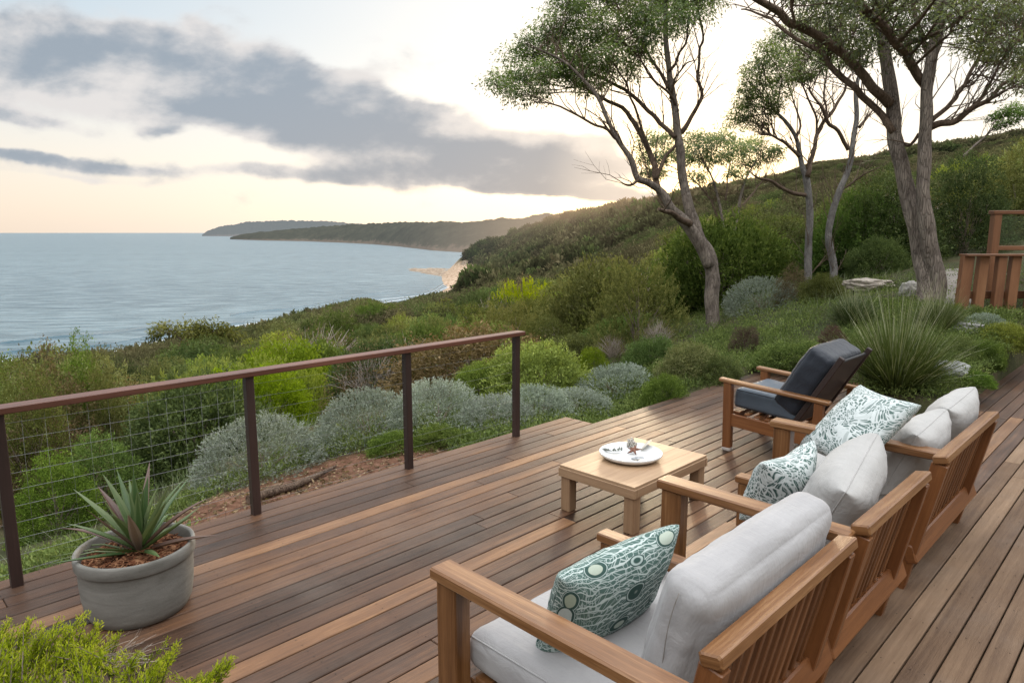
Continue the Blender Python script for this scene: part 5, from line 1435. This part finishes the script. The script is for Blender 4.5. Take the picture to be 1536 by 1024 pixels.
# ------------------------------------------------------------------ scrub on the slopes
SIL = [(-300, 525), (0, 520), (60, 512), (150, 524), (200, 520), (225, 514), (300, 500), (345, 495), (400, 482), (450, 470), (500, 458), (545, 450), (570, 458), (600, 454), (640, 444), (700, 437), (730, 424), (800, 400), (880, 385), (950, 372), (1000, 345), (1050, 330), (1100, 312), (1200, 300), (1300, 270), (1400, 255), (1480, 230), (1700, 175)]
SILN = [(-300, 520), (0, 520), (200, 524), (300, 510), (400, 486), (545, 454), (700, 450), (800, 470), (880, 478), (1000, 478), (1060, 470), (1300, 470), (1700, 420)]
def on_deck(x, y, m):
    return (-4.6 - m < x < 1.6 and y < 5.5 + m) or (-4.3 - m < x < -2.5 and y < 9.4 + m) or (x > -3 and y < 8.2 + m) or (x > -1.75 - m and y < 22.2)
def scatter():
    rd = random.Random(77); placed = []
    kinds_l = [('olive', 3), ('green', 4), ('rust', 1.6), ('twiggy', 2.4), ('dark', 4), ('needle', 1.4), ('casuarina', 1.5), ('soft', 2), ('lime', 1.2)]
    kinds_r = [('olive', 5), ('dark', 6), ('casuarina', 2), ('soft', 3), ('green', 2.5), ('twiggy', 1)]
    names = {'olive': ('olive_bush', 'olive green bush in the scrub on the slope'), 'green': ('green_bush', 'fresh green bush in the scrub on the slope'), 'rust': ('dry_bush', 'brownish dry leaved bush in the scrub on the slope'),
             'twiggy': ('bare_bush', 'bare twiggy grey bush in the scrub on the slope'), 'dark': ('dark_bush', 'dark green rounded bush in the scrub on the slope'), 'needle': ('feathery_bush', 'feathery lime tipped bush in the scrub on the slope'),
             'soft': ('hazy_bush', 'pale olive bush with fine sprays in the scrub on the slope'), 'casuarina': ('soft_bush', 'soft fine leaved bush in the scrub on the slope'), 'lime': ('lime_bush', 'yellow green bush in the scrub on the slope')}
    count = 0
    for tries in range(9000):
        if count >= 285: break
        px = rd.uniform(-90, 1640); dep = 10.5 * math.exp(rd.random() * math.log(75 / 10.5))
        hd = hdir(px); x, y = hd[0] * dep, hd[1] * dep
        if on_deck(x, y, 1.2): continue
        if px > 1030 and dep < 16.5: continue
        if px > 840 and dep < 14: continue
        if px > 1360 and dep < 19: continue
        if px < 840 and dep < 11.5 and px > 430: continue
        z = gz(x, y)
        sil = SIL if dep >= 17 else SILN
        lim = np.interp(px, *zip(*sil)) + (rd.uniform(-9, 6) if rd.random() < .3 else rd.uniform(4, 42))
        hmax = HC - (lim - 349) / 1043 * dep - z
        want = rd.choice((rd.uniform(.9, 1.7), rd.uniform(1.5, 2.6), rd.uniform(2.2, 3.4))) * (1 + dep / 60)
        if px > 840: want *= 1.1
        if dep > 22 and px < 700: want = min(want, 3.4)
        h = min(want, hmax)
        if h < .55: continue
        rx = h * rd.uniform(.55, .9) if h > 1 else rd.uniform(.7, 1.1)
        rx = max(rx, .5 * want * .8)
        if any((x - a) ** 2 + (y - b) ** 2 < (.74 * (rx + c)) ** 2 for a, b, c in placed): continue
        placed.append((x, y, rx)); count += 1
        ks = kinds_l if px < 840 else kinds_r
        k = rd.choices([a for a, _ in ks], [b for _, b in ks])[0]
        nm, lb = names[k]
        lb2 = lb + (' below the deck' if px < 840 else ' behind the gum trees')
        shrub(nm, k, rd.randint(20, 21), (x, y, z), rx, rx * rd.uniform(.85, 1.15), h, lb2, 'bush', lb2.replace(' bush', ' bushes', 1))
scatter()

# far bush on the hillside: uncountable, one object
def protos(n, leaf, cnt, mat):
    out = []
    for s_ in range(n):
        rg = np.random.default_rng(300 + s_)
        P, d, t, cr = clumped(cnt, 7, rg, 1, 1, .9, .09, 300 + s_, .6, .3)
        D = d * .8 + rg.normal(size=P.shape) * .6 + UP * .2
        L = rg.uniform(leaf * .7, leaf * 1.4, len(P))
        tone = .15 + .5 * np.clip((t - .45) * 1.4, 0, 1) + .2 * (cr - .4) + rg.normal(size=len(P)) * .1 + .34 * (P[:, 2] - .4)  # bottoms and insides darker: shading painted into the leaf tone
        out.append(leaf_mesh('bush_form', P, D, L, L * .5, tone, mat, .1, rg))
    return out
def hazy_leaf():
    m, t, out = newmat('hazed_hillside_leaves')
    tone = t.new('ShaderNodeAttribute', attribute_name='tone').outputs['Fac']; rnd = t.new('ShaderNodeObjectInfo').outputs['Random']
    a = t.ramp(tone, [(0, (.022, .029, .013)), (.5, (.10, .108, .048)), (1, (.195, .195, .092))])
    b = t.ramp(tone, [(0, (.026, .026, .014)), (.5, (.115, .102, .056)), (1, (.215, .19, .11))])
    g = t.ramp(tone, [(0, (.02, .034, .013)), (.5, (.088, .122, .042)), (1, (.19, .225, .085))])
    c = t.mix(t.smooth(rnd, .3, .6), a, b); c = t.mix(t.smooth(rnd, .75, .8), c, g)
    c = t.mix(1.0, c, t.ramp(t.math('FRACT', t.math('MULTIPLY', rnd, 9.7)), [(0, (.55, .55, .56)), (1, (1.3, 1.28, 1.2))]), 'MULTIPLY')
    d = t.new('ShaderNodeBsdfDiffuse', inp={'Color': c}); tr = t.new('ShaderNodeBsdfTranslucent', inp={'Color': c})
    mx = t.new('ShaderNodeMixShader', inp={0: .2, 1: d.outputs[0], 2: tr.outputs[0]})
    # painted haze and sun glow: emission mixed in, growing with distance from the house
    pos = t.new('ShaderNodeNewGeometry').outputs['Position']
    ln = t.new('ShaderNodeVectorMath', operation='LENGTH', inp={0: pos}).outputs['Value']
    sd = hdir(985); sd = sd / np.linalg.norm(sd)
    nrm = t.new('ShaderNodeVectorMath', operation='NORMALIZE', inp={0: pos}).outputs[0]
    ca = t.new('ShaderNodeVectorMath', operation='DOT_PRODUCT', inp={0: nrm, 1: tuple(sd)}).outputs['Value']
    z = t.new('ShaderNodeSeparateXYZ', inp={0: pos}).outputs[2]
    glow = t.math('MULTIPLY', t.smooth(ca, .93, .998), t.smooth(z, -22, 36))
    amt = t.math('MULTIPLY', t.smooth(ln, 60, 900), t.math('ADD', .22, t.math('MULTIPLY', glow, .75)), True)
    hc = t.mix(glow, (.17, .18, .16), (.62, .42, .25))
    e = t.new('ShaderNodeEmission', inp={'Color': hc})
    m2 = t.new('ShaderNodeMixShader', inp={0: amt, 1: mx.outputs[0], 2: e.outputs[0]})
    t.l.new(m2.outputs[0], out.inputs[0]); return m
def stuff_instances(name, pts, scl, rot, idx, meshes, label):
    objs = [bpy.data.objects.new('bush_form', me) for me in meshes]
    me = bpy.data.meshes.new(name); me.from_pydata([tuple(p) for p in pts], [], [])
    for nm, typ, arr in (('scl', 'FLOAT_VECTOR', scl), ('rot', 'FLOAT_VECTOR', rot)):
        a = me.attributes.new(nm, typ, 'POINT'); a.data.foreach_set('vector', np.asarray(arr, np.float32).ravel())
    a = me.attributes.new('idx', 'INT', 'POINT'); a.data.foreach_set('value', np.asarray(idx, np.int32))
    o = link(name, me); tag(o, label, 'bushland', None, 'stuff')
    ng = bpy.data.node_groups.new(name, 'GeometryNodeTree')
    ng.interface.new_socket('Geometry', in_out='INPUT', socket_type='NodeSocketGeometry'); ng.interface.new_socket('Geometry', in_out='OUTPUT', socket_type='NodeSocketGeometry')
    gi = ng.nodes.new('NodeGroupInput'); go = ng.nodes.new('NodeGroupOutput'); iop = ng.nodes.new('GeometryNodeInstanceOnPoints'); jn = ng.nodes.new('GeometryNodeJoinGeometry')
    for ob in reversed(objs):
        oi = ng.nodes.new('GeometryNodeObjectInfo'); oi.inputs['Object'].default_value = ob; oi.inputs['As Instance'].default_value = True
        ng.links.new(oi.outputs['Geometry'], jn.inputs[0])
    def attr(nm, ty):
        q = ng.nodes.new('GeometryNodeInputNamedAttribute'); q.data_type = ty; q.inputs['Name'].default_value = nm; return q.outputs['Attribute']
    ng.links.new(gi.outputs[0], iop.inputs['Points']); ng.links.new(jn.outputs[0], iop.inputs['Instance']); iop.inputs['Pick Instance'].default_value = True
    ng.links.new(attr('idx', 'INT'), iop.inputs['Instance Index']); ng.links.new(attr('rot', 'FLOAT_VECTOR'), iop.inputs['Rotation']); ng.links.new(attr('scl', 'FLOAT_VECTOR'), iop.inputs['Scale'])
    ng.links.new(iop.outputs[0], go.inputs[0])
    md = o.modifiers.new('spread', 'NODES'); md.node_group = ng
    return o
RIDGE = [(-2000, 366), (700, 368), (794, 338), (856, 319), (931, 305), (987, 300), (1216, 258), (1329, 234), (1375, 224), (1471, 214), (1560, 196), (2600, 180)]
def forest():
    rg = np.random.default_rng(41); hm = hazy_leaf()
    P = []; S = []
    # near band and far band, denser where it is close
    for r0, r1, n in ((34, 70, 900), (70, 130, 2200), (130, 300, 5200), (300, 560, 7000), (560, 830, 6500)):
        az = np.arctan((rg.uniform(-260, 1750, n) - 768) / 1043); r = np.sqrt(rg.uniform(r0 ** 2, r1 ** 2, n))
        x = r * (np.cos(az) * F0[0] + np.sin(az) * R0[0]); y = r * (np.cos(az) * F0[1] + np.sin(az) * R0[1])
        z = table_z(x, y) ; dep = r * np.cos(az); px = 768 + 1043 * np.tan(az)
        w = np.where(r < 220, 1.7 + 2.2 * rg.random(n), 3.0 + 4.5 * rg.random(n) ** 1.5) * np.where(r > 300, 1.25, 1.0) * np.where(r < 70, .6, 1); h = w * rg.uniform(.8, 1.35, n)
        keep = z > SEA + 3.5 + rg.random(n) * 4
        lim = np.interp(px, *zip(*SIL)) + rg.uniform(-2, 8, n) - np.where((px > 790) | ((px > 705) & (r > 220)), 400, 0)
        rl = np.interp(px, *zip(*RIDGE)) + rg.uniform(-5, 6, n) + np.where(r < 220, rg.uniform(10, 60, n), 0)
        lim = np.where((px > 790) | ((px > 705) & (r > 220)), rl, lim)
        hmax = HC - (lim - 349) / 1043 * dep - z
        hmax = np.where((px > 790) & (hmax > -3), np.maximum(hmax, 1.3), hmax)
        h = np.minimum(h, hmax); w = np.minimum(w, 1.3 * h + .4); keep &= h > .8
        # bare cliff and rocks on the point
        keep &= ~((px > 655) & (px < 722) & (r > 585) & (z < -27))
        P.append(np.stack([x, y, z - .3], -1)[keep]); S.append(np.stack([w, w, h], -1)[keep])
    P = np.concatenate(P); S = np.concatenate(S); n = len(P)
    R_ = np.zeros((n, 3)); R_[:, 2] = rg.uniform(0, 6.28, n)
    near = np.linalg.norm(P[:, :2], axis=1) < 190
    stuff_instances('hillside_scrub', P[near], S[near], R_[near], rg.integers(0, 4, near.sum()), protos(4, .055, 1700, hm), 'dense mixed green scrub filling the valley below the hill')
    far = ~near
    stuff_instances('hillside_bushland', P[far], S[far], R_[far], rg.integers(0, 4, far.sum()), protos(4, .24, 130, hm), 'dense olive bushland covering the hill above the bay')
forest()

# leafy ground cover and grass around the deck
def ground_cover():
    rg = np.random.default_rng(6)
    C = []
    while len(C) < 4600:
        u = rg.random()
        if u < .36: x, y = rg.uniform(-7.5, -4.5), rg.uniform(-1, 9)
        elif u < .60: x, y = rg.uniform(-3.7, -1.7), rg.uniform(7.9, 12.5)
        elif u < .8: x, y = rg.uniform(-10, -1.7), rg.uniform(7.8, 16)
        else: x, y = rg.uniform(-6.5, -4.2), rg.uniform(4, 12)
        if deck_in([x], [y])[0] > .1: continue
        if math.hypot(x + 5.45, (y - 3.05) * .7) < .98: continue
        C.append((x, y))
    C = np.array(C); z = ground_z(C[:, 0], C[:, 1]); n = len(C); per = 46
    rad = rg.uniform(.12, .26, n); hh = rg.uniform(.06, .17, n); low = deck_in(C[:, 0] , C[:, 1]) > 0
    P, d, t = dome_points(n * per, rg, 1, 1, 1, .4, .2, 3)
    sc_ = np.stack([rad, rad, hh], -1)
    P = np.repeat(np.stack([C[:, 0], C[:, 1], z + .02 + near_noise(C[:, 0], C[:, 1])], -1), per, 0) + P * np.repeat(sc_, per, 0)
    D = d * .6 + rg.normal(size=P.shape) * .45 + UP * .5
    L = rg.uniform(.02, .045, len(P)); tone = .2 + .45 * t + np.repeat(rg.normal(size=n) * .14, per) + rg.normal(size=len(P)) * .1
    me = leaf_mesh('ground_cover', P, D, L, L * .4, tone, M['ground'], .1, rg)
    tag(link('ground_cover', me), 'low leafy ground cover along the edges of the deck', 'ground cover', None, 'stuff')
    # longer grass among it
    n = 16000; x = rg.uniform(-11, -1.7, n); y = rg.uniform(-.5, 17, n)
    k = (deck_in(x, y) < .05) & (np.hypot(x + 5.45, (y - 3.05) * .7) > .9) & (vnoise(x, y, 1.1, 5) > .02); x, y = x[k], y[k]; n = len(x)
    P = np.stack([x, y, ground_z(x, y) + near_noise(x, y)], -1); D = rg.normal(size=(n, 3)) * .4 + UP
    V, Fq, t = blade_arrays(P, D, rg.uniform(.12, .38, n), .006, rg.uniform(0, .4, n), np.clip(rg.normal(.5, .2, n), 0, 1), 3, rg)
    tag(link('grass', raw_mesh('grass', V, Fq, t, M['grass'])), 'thin wild grass among the low plants', 'grass', None, 'stuff')
ground_cover()

def litter():
    rg = np.random.default_rng(12); n = 2600
    x = rg.normal(-5.4, .55, n); y = rg.normal(3.0, .9, n); k = (deck_in(x, y) < .01) & (np.hypot(x + 5.45, (y - 3.05) * .7) < 1.25); x, y = x[k], y[k]; n = len(x)
    P = np.stack([x, y, ground_z(x, y) + near_noise(x, y) + .012], -1); D = rg.normal(size=(n, 3)) * np.array([1, 1, .22]); L = rg.uniform(.015, .06, n)
    tag(link('leaf_litter', leaf_mesh('leaf_litter', P, D, L, L * .35, rg.uniform(0, 1, n), M['rust'], .1, rg)), 'dry leaves and bark bits strewn on the bare red soil', 'leaf litter', None, 'stuff')
litter()
# fallen branch on the red soil
q0, q1 = at(372, 740, -.22), at(505, 676, -.25)
mb = MB(); pts = [Vector(q0 * (1 - f) + q1 * f) + Vector((math.sin(f * 5) * .03, 0, .03 + .02 * math.sin(f * 9))) for f in np.linspace(0, 1, 9)]
pts = [Vector((p.x, p.y, gz(p.x, p.y) + float(near_noise(np.array([p.x]), np.array([p.y]))[0]) + .04)) for p in pts]
o = thing('fallen_branch', 'weathered reddish fallen branch lying on the bare soil beside the deck', 'branch', tuple(pts[0]))
mb.tube([p - pts[0] for p in pts], [.035, .04, .042, .04, .036, .03, .028, .02, .012], 8).build('branch', M['barkwarm'], o)

# stones
def stone(name, px, py, dep, wx, wy, h, label, col, seed):
    hd = hdir(px); x, y = hd[0] * dep, hd[1] * dep; z = gz(x, y)
    V = []; mb = MB()
    for c in GV[::1]:
        p = Vector(c); p = p.lerp(p.normalized() * 1.25, .55)
        p = p * (1 + .22 * mn.fractal(p * 1.4 + Vector((seed, 0, 0)), 1, 2, 4)); V.append((p.x * wx, p.y * wy, p.z * h))
    mb.v = V
    for f in GF: mb.face(f, None, .5, 0, True)
    o = mb.build(name, simple('stone_%d' % seed, col, .9, 0, 8, .3, .8, 30), None, (x, y, z + h * .35)); o.rotation_euler = (0, 0, seed)
    tag(o, label, 'stone')
stone('garden_stone', 1308, 436, 13.5, .38, .28, .10, 'flat pale stone slab beyond the big strappy clump', (.36, .31, .26), 1)
stone('garden_stone', 1458, 480, 9.6, .26, .22, .10, 'grey flat stone right of the strappy clump', (.30, .29, .28), 2)
stone('garden_stone', 1442, 570, 7.9, .22, .18, .12, 'low grey stone beside the walkway, by the strappy clump', (.26, .26, .25), 3)
stone('garden_stone', 1372, 432, 12.0, .12, .12, .14, 'small white stone left of the twin stemmed gum', (.34, .32, .29), 4)
def rocks():
    m, t, out = newmat('shore_rock'); pos = t.new('ShaderNodeNewGeometry').outputs['Position']; n = t.noise(t.scale(pos, (.2, .2, .6)), 1.0, 6, .7)
    principled(t, out, t.ramp(n, [(.3, (.17, .125, .095)), (.5, (.31, .24, .175)), (.7, (.45, .37, .29))]), .9, t.bump(n, 1, 2), .2)
    # low reef running out from the point, one landform
    mb = MB(); n1, n2 = 90, 26
    for i in range(n1 + 1):
        f = i / n1; px = 608 + f * 122; b = at(px, np.interp(f, [0, .2, .6, 1], [405, 410, 418, 421]), SEA); hd = unit(b * np.array([1, 1, 0])); 
        far_ = np.interp(f, [0, .3, .7, 1], [35, 150, 220, 230])
        for j in range(n2 + 1):
            g = j / n2; p = b + hd * far_ * g
            z = (mn.fractal(Vector((p[0] * .06, p[1] * .06, 1)), 1, 2, 5) * 2.6 + 1.8) * min(1, f * 6) * min(1, g * 8 + .05) * min(1, (1 - g) * 5) - .6
            mb.v.append((p[0], p[1], SEA + z))
    for i in range(n1):
        for j in range(n2):
            a = i * (n2 + 1) + j; mb.face([a, a + n2 + 1, a + n2 + 2, a + 1])
    tag(mb.build('rock_shelf', m), kind='structure')
    mb = MB(); n1, n2 = 40, 26                  # the broken cliff face above it
    for i in range(n1 + 1):
        f = i / n1; px = 684 + f * 46
        for j in range(n2 + 1):
            g = j / n2; d = 655 + g * 46 + f * 8; top = np.interp(f, [0, .25, .6, .85, 1], [-35, -25, -19, -21, -36]); z = SEA - 1 + (top - SEA + 1) * g ** .8
            q = mn.fractal(Vector((px * .16, z * .25, 3)), 1, 2, 5); hd = hdir(px); dd = d + q * 7
            mb.v.append((hd[0] * dd, hd[1] * dd, z + q * 1.5))
    for i in range(n1):
        for j in range(n2):
            a = i * (n2 + 1) + j; mb.face([a, a + n2 + 1, a + n2 + 2, a + 1])
    tag(mb.build('cliff', m), kind='structure')
rocks()

# ------------------------------------------------------------------ raised timber corner at the right
def upper():
    a = atd(1441, 470, 10.6); s_ = 10.6 / FPX
    bx, by = a[0], a[1]; g0 = gz(bx, by)
    ux, uy = R0[0], R0[1]; vx, vy = F0[0], F0[1]
    root = thing('timber_screen', 'row of upright broad timber posts under a flat cap at the right edge', 'screen', (bx, by, g0))
    def P(l, d, z): return (ux * l + vx * d, uy * l + vy * d, z - g0)
    zt = HC - (381 - 349) / 1043 * 10.6
    MB().beam(P(-.05, 0, zt - .012), P(2.3, .15, zt - .012), .20, .03, bev=.004, tone=.35).build('cap', M['screen'], root)
    for k in range(9):
        l = .04 + k * .255 + random.uniform(-.02, .02); tl = random.uniform(-.05, .02)
        MB().beam(P(l + tl - .01, .07 * (k % 2), g0 - .3), P(l, .02 + .05 * (k % 2), zt - .030), .15 + random.uniform(-.02, .03), .10, up=(vx, vy, 0), bev=.006, tone=random.uniform(.35, .7)).build('post', M['screen'], root)
    MB().beam(P(.02, .10, g0 + .25), P(2.2, .22, g0 + .25), .03, .12, bev=.004, tone=.15).build('back_rail', M['screen'], root)
    # framed glass balustrade above and behind
    d0 = 11.3; a2 = atd(1482, 380, d0); zb = HC - (382 - 349) / 1043 * d0; z1 = HC - (319 - 349) / 1043 * d0; zm = HC - (372 - 349) / 1043 * d0
    root2 = thing('glass_balustrade', 'timber framed glass balustrade standing above the screen of posts', 'balustrade', (a2[0], a2[1], zb - .9))
    def Q(l, d, z): return (ux * l + vx * d, uy * l + vy * d, z - (zb - .9))
    for l in (.07, 1.5):
        MB().beam(Q(l, 0, zb - .9), Q(l, 0, z1 - .031), .12, .12, up=(vx, vy, 0), bev=.006, tone=.5).build('post', M['screen'], root2)
    MB().beam(Q(-.02, 0, z1), Q(2.2, 0, z1), .15, .06, bev=.008, tone=.4).build('handrail', M['screen'], root2)
    MB().beam(Q(.131, 0, zm), Q(1.439, 0, zm), .09, .07, bev=.005, tone=.5).build('bottom_rail', M['screen'], root2)
    gm, t, out = newmat('clear_glass')
    gl = t.new('ShaderNodeBsdfGlossy', inp={'Roughness': .03, 'Color': (.9, .95, .95, 1)}); tr = t.new('ShaderNodeBsdfTransparent', inp={'Color': (.88, .93, .92, 1)})
    fr = t.new('ShaderNodeFresnel', inp={'IOR': 1.5}); mx = t.new('ShaderNodeMixShader', inp={0: t.math('ADD', fr.outputs[0], .04), 1: tr.outputs[0], 2: gl.outputs[0]}); t.l.new(mx.outputs[0], out.inputs[0])
    MB().beam(Q(.135, 0, (z1 + zm) / 2), Q(1.435, 0, (z1 + zm) / 2), .010, z1 - zm - .11, bev=.002).build('pane', gm, root2)
    # paved path between the tree and the screen
    mb = MB(); n = 24
    for k in range(n + 1):
        f = k / n; dd = 9.4 + f * 4.6; px = np.interp(f, [0, .5, 1], [1470, 1438, 1425]); w = np.interp(f, [0, 1], [.16, .40])
        hd = hdir(px); c = hd * dd
        for s2 in (-1, 0, 1):
            x, y = c[0] + R0[0] * w * s2, c[1] + R0[1] * w * s2; mb.v.append((x, y, gz(x, y) + .05))
    for k in range(n):
        for j in range(2): mb.face([k * 3 + j, k * 3 + j + 1, k * 3 + j + 4, k * 3 + j + 3], [(j, k * .3), (j + 1, k * .3), (j + 1, k * .3 + .3), (j, k * .3 + .3)], sm=True)
    tag(mb.build('path', simple('path_paving', (.20, .175, .15), .9, 0, 3, .25, .6, 30)), kind='structure')
upper()

# ------------------------------------------------------------------ sky and sun
def build_world():
    w = bpy.data.worlds.new('World'); sc.world = w; w.use_nodes = True
    w.node_tree.nodes.clear(); t = NT(w)
    out = t.n.new('ShaderNodeOutputWorld'); bg = t.n.new('ShaderNodeBackground'); t.l.new(bg.outputs[0], out.inputs[0])
    bg.inputs[1].default_value = .1
    sd = hdir(990); az = math.atan2(sd[0], sd[1])
    sky = t.n.new('ShaderNodeTexSky'); sky.sky_type = 'NISHITA'; sky.sun_disc = False
    sky.sun_elevation = math.radians(8); sky.sun_rotation = az; sky.altitude = 50; sky.dust_density = 1.5
    d = t.new('ShaderNodeTexCoord').outputs['Generated']
    def dot(v): return t.new('ShaderNodeVectorMath', operation='DOT_PRODUCT', inp={0: d, 1: tuple(float(a) for a in v)}).outputs['Value']
    fz = t.math('MAXIMUM', dot(F0), .02); u = t.math('DIVIDE', dot(R0), fz); v = t.math('DIVIDE', dot(Z0), fz)
    front = t.smooth(dot(F0), .05, .25)
    el = dot(Z0)
    # thin bright veil over the whole sky, warm along the horizon
    hi = t.ramp(el, [(0, (.95, .80, .67)), (.06, (.95, .84, .74)), (.16, (.91, .88, .84)), (.32, (.86, .885, .91)), (.5, (2.1, 2.13, 2.18)), (.8, (3.4, 3.45, 3.52)), (1, (3.8, 3.85, 3.92))])
    sdir = unit(np.array([sd[0], sd[1], math.hypot(sd[0], sd[1]) * .075]))
    cs = dot(sdir)
    glow = t.smooth(cs, .55, 1.0); glow2 = t.smooth(cs, .955, 1.0)
    veil = t.mix(t.math('MULTIPLY', t.math('MULTIPLY', glow, t.smooth(el, .6, .3)), .6), hi, (.985, .965, .94))
    veil = t.mix(t.math('MULTIPLY', glow2, t.smooth(el, .22, .03)), veil, (1.2, 1.0, .74))
    veil = t.mix(t.math('MULTIPLY', t.smooth(dot(F0), .35, -.2), t.smooth(el, .75, .35)), veil, (.62, .60, .58))
    veil = t.mix(t.math('MULTIPLY', t.math('MULTIPLY', t.smooth(u, .1, -.75), t.smooth(v, .10, .34)), front), veil, (.62, .73, .82))
    base = t.new('ShaderNodeMix', data_type='RGBA', blend_type='MIX'); base.inputs[0].default_value = .12
    nish = t.new('ShaderNodeMix', data_type='RGBA', blend_type='MULTIPLY'); nish.inputs[0].default_value = 1; t.l.new(sky.outputs[0], nish.inputs[6]); nish.inputs[7].default_value = (.25, .25, .25, 1)
    t.l.new(veil, base.inputs[6]); t.l.new(nish.outputs[2], base.inputs[7])
    col = base.outputs[2]
    # cloud bank: broad soft masses in fixed directions, broken up by noise
    uv = t.new('ShaderNodeCombineXYZ', inp={0: u, 1: v, 2: 0.0}).outputs[0]
    wn = t.new('ShaderNodeTexNoise', inp={'Vector': t.scale(uv, (5.0, 9.5, 1), rot=(0, 0, .12)), 'Scale': 1.0, 'Detail': 5.0, 'Roughness': .52})
    wsub = t.new('ShaderNodeVectorMath', operation='SUBTRACT', inp={0: wn.outputs[1], 1: (.5, .5, .5)})
    wuv = t.new('ShaderNodeVectorMath', operation='MULTIPLY_ADD', inp={0: wsub.outputs[0], 1: (.12, .06, 0), 2: uv}).outputs[0]
    def mass(blobs):
        acc = None
        for cx, cy, rx, ry, rot, wt in blobs:
            dr = ray(cx, cy); q = dr @ F0; c = (dr @ R0 / q, dr[2] / q)
            mp = t.n.new('ShaderNodeMapping'); mp.vector_type = 'TEXTURE'
            mp.inputs['Location'].default_value = (c[0], c[1], 0); mp.inputs['Rotation'].default_value = (0, 0, -math.radians(rot)); mp.inputs['Scale'].default_value = (rx / 1030, ry / 1030, 1)
            t.l.new(wuv, mp.inputs[0])
            ln = t.new('ShaderNodeVectorMath', operation='LENGTH', inp={0: mp.outputs[0]}).outputs['Value']
            g = t.math('MULTIPLY', t.smooth(ln, 0, 1.25, 1, 0), wt)
            acc = g if acc is None else t.math('ADD', acc, g)
        return acc
    dark = mass([(90, 65, 330, 62, 8, .95), (330, 95, 250, 46, 14, .9), (480, 125, 120, 36, 12, .9), (540, 205, 300, 46, 12, .8), (640, 190, 90, 40, 0, .7), (740, 235, 260, 40, 8, 1.1), (660, 268, 340, 22, 4, .8), (860, 250, 150, 22, 4, .8), (600, 175, 60, 40, 0, .6), (250, 248, 330, 17, 3, .75), (50, 240, 150, 15, 2, .6), (40, 172, 130, 12, 12, .5), (222, 200, 42, 11, 6, .6), (850, 285, 190, 9, 2, .6), (300, 30, 48, 16, 20, .55), (-200, 100, 300, 90, 5, .8), (430, 170, 260, 40, 12, .55), (880, 225, 90, 26, 0, .6), (260, 160, 300, 34, 12, .5), (430, 195, 240, 34, 10, .55), (150, 130, 200, 26, 10, .35)])
    lightm = mass([(250, 140, 380, 62, 12, .8), (90, 150, 260, 48, 8, .6), (540, 115, 80, 30, -20, .7), (620, 190, 140, 50, 5, .5), (120, 262, 200, 10, 2, .7), (880, 215, 130, 40, 0, .6), (700, 210, 200, 50, 5, .5), (330, 40, 330, 60, 10, .4)])
    fb = t.noise(t.scale(uv, (6, 11, 1), rot=(0, 0, .15)), 1.0, 8, .54, .1)
    fb2 = t.noise(t.scale(uv, (6, 11, 1), loc=(.14, -.22, 0), rot=(0, 0, .15)), 1.0, 8, .54, .1)
    nz = t.math('MULTIPLY', t.math('SUBTRACT', fb, .5), 1.9)
    cov = t.math('MULTIPLY', t.smooth(t.math('ADD', t.math('ADD', dark, t.math('MULTIPLY', lightm, .8)), nz), .20, .74), front)
    shade = t.smooth(t.math('ADD', t.math('ADD', t.math('SUBTRACT', dark, t.math('MULTIPLY', lightm, .55)), t.math('MULTIPLY', t.math('SUBTRACT', fb, fb2), 4.2)), t.math('MULTIPLY', nz, .6)), -.35, 1.35)
    warm = t.smooth(t.math('ADD', t.math('MULTIPLY', u, .8), t.math('MULTIPLY', v, -2.4)), -.9, .25)
    cd = t.mix(warm, (.33, .39, .46), (.44, .415, .415)); cl = t.mix(warm, (.80, .77, .755), (.98, .86, .75))
    cc = t.mix(shade, cl, cd)
    cc = t.mix(t.math('MULTIPLY', t.smooth(cs, .985, 1.0), .5), cc, (1.05, .90, .76))
    fin = t.mix(t.math('MULTIPLY', cov, .93), col, cc)
    fin10 = t.new('ShaderNodeMix', data_type='RGBA', blend_type='MULTIPLY'); fin10.inputs[0].default_value = 1; t.l.new(fin, fin10.inputs[6]); fin10.inputs[7].default_value = (10, 10, 10, 1)
    t.l.new(fin10.outputs[2], bg.inputs[0])
    # the low sun, veiled by thin cloud
    L = bpy.data.lights.new('sun', 'SUN'); L.energy = 2.0; L.angle = math.radians(10); L.color = (1.0, .78, .52)
    so = bpy.data.objects.new('sun', L); COL.objects.link(so)
    s_ = unit(np.array([sd[0], sd[1], math.hypot(sd[0], sd[1]) * math.tan(math.radians(8))]))
    so.rotation_euler = Vector(s_).to_track_quat('Z', 'Y').to_euler(); so.location = (0, 0, 40)
build_world()

sc.view_settings.view_transform = 'Standard'; sc.view_settings.look = 'None'; sc.view_settings.exposure = 0; sc.view_settings.gamma = 1
sc.render.engine = 'CYCLES'
sc.cycles.use_denoising = True
sc.cycles.use_adaptive_sampling = True; sc.cycles.adaptive_threshold = .015
sc.cycles.max_bounces = 6; sc.cycles.diffuse_bounces = 3; sc.cycles.glossy_bounces = 3; sc.cycles.transmission_bounces = 4; sc.cycles.transparent_max_bounces = 8
sc.cycles.sample_clamp_indirect = 6
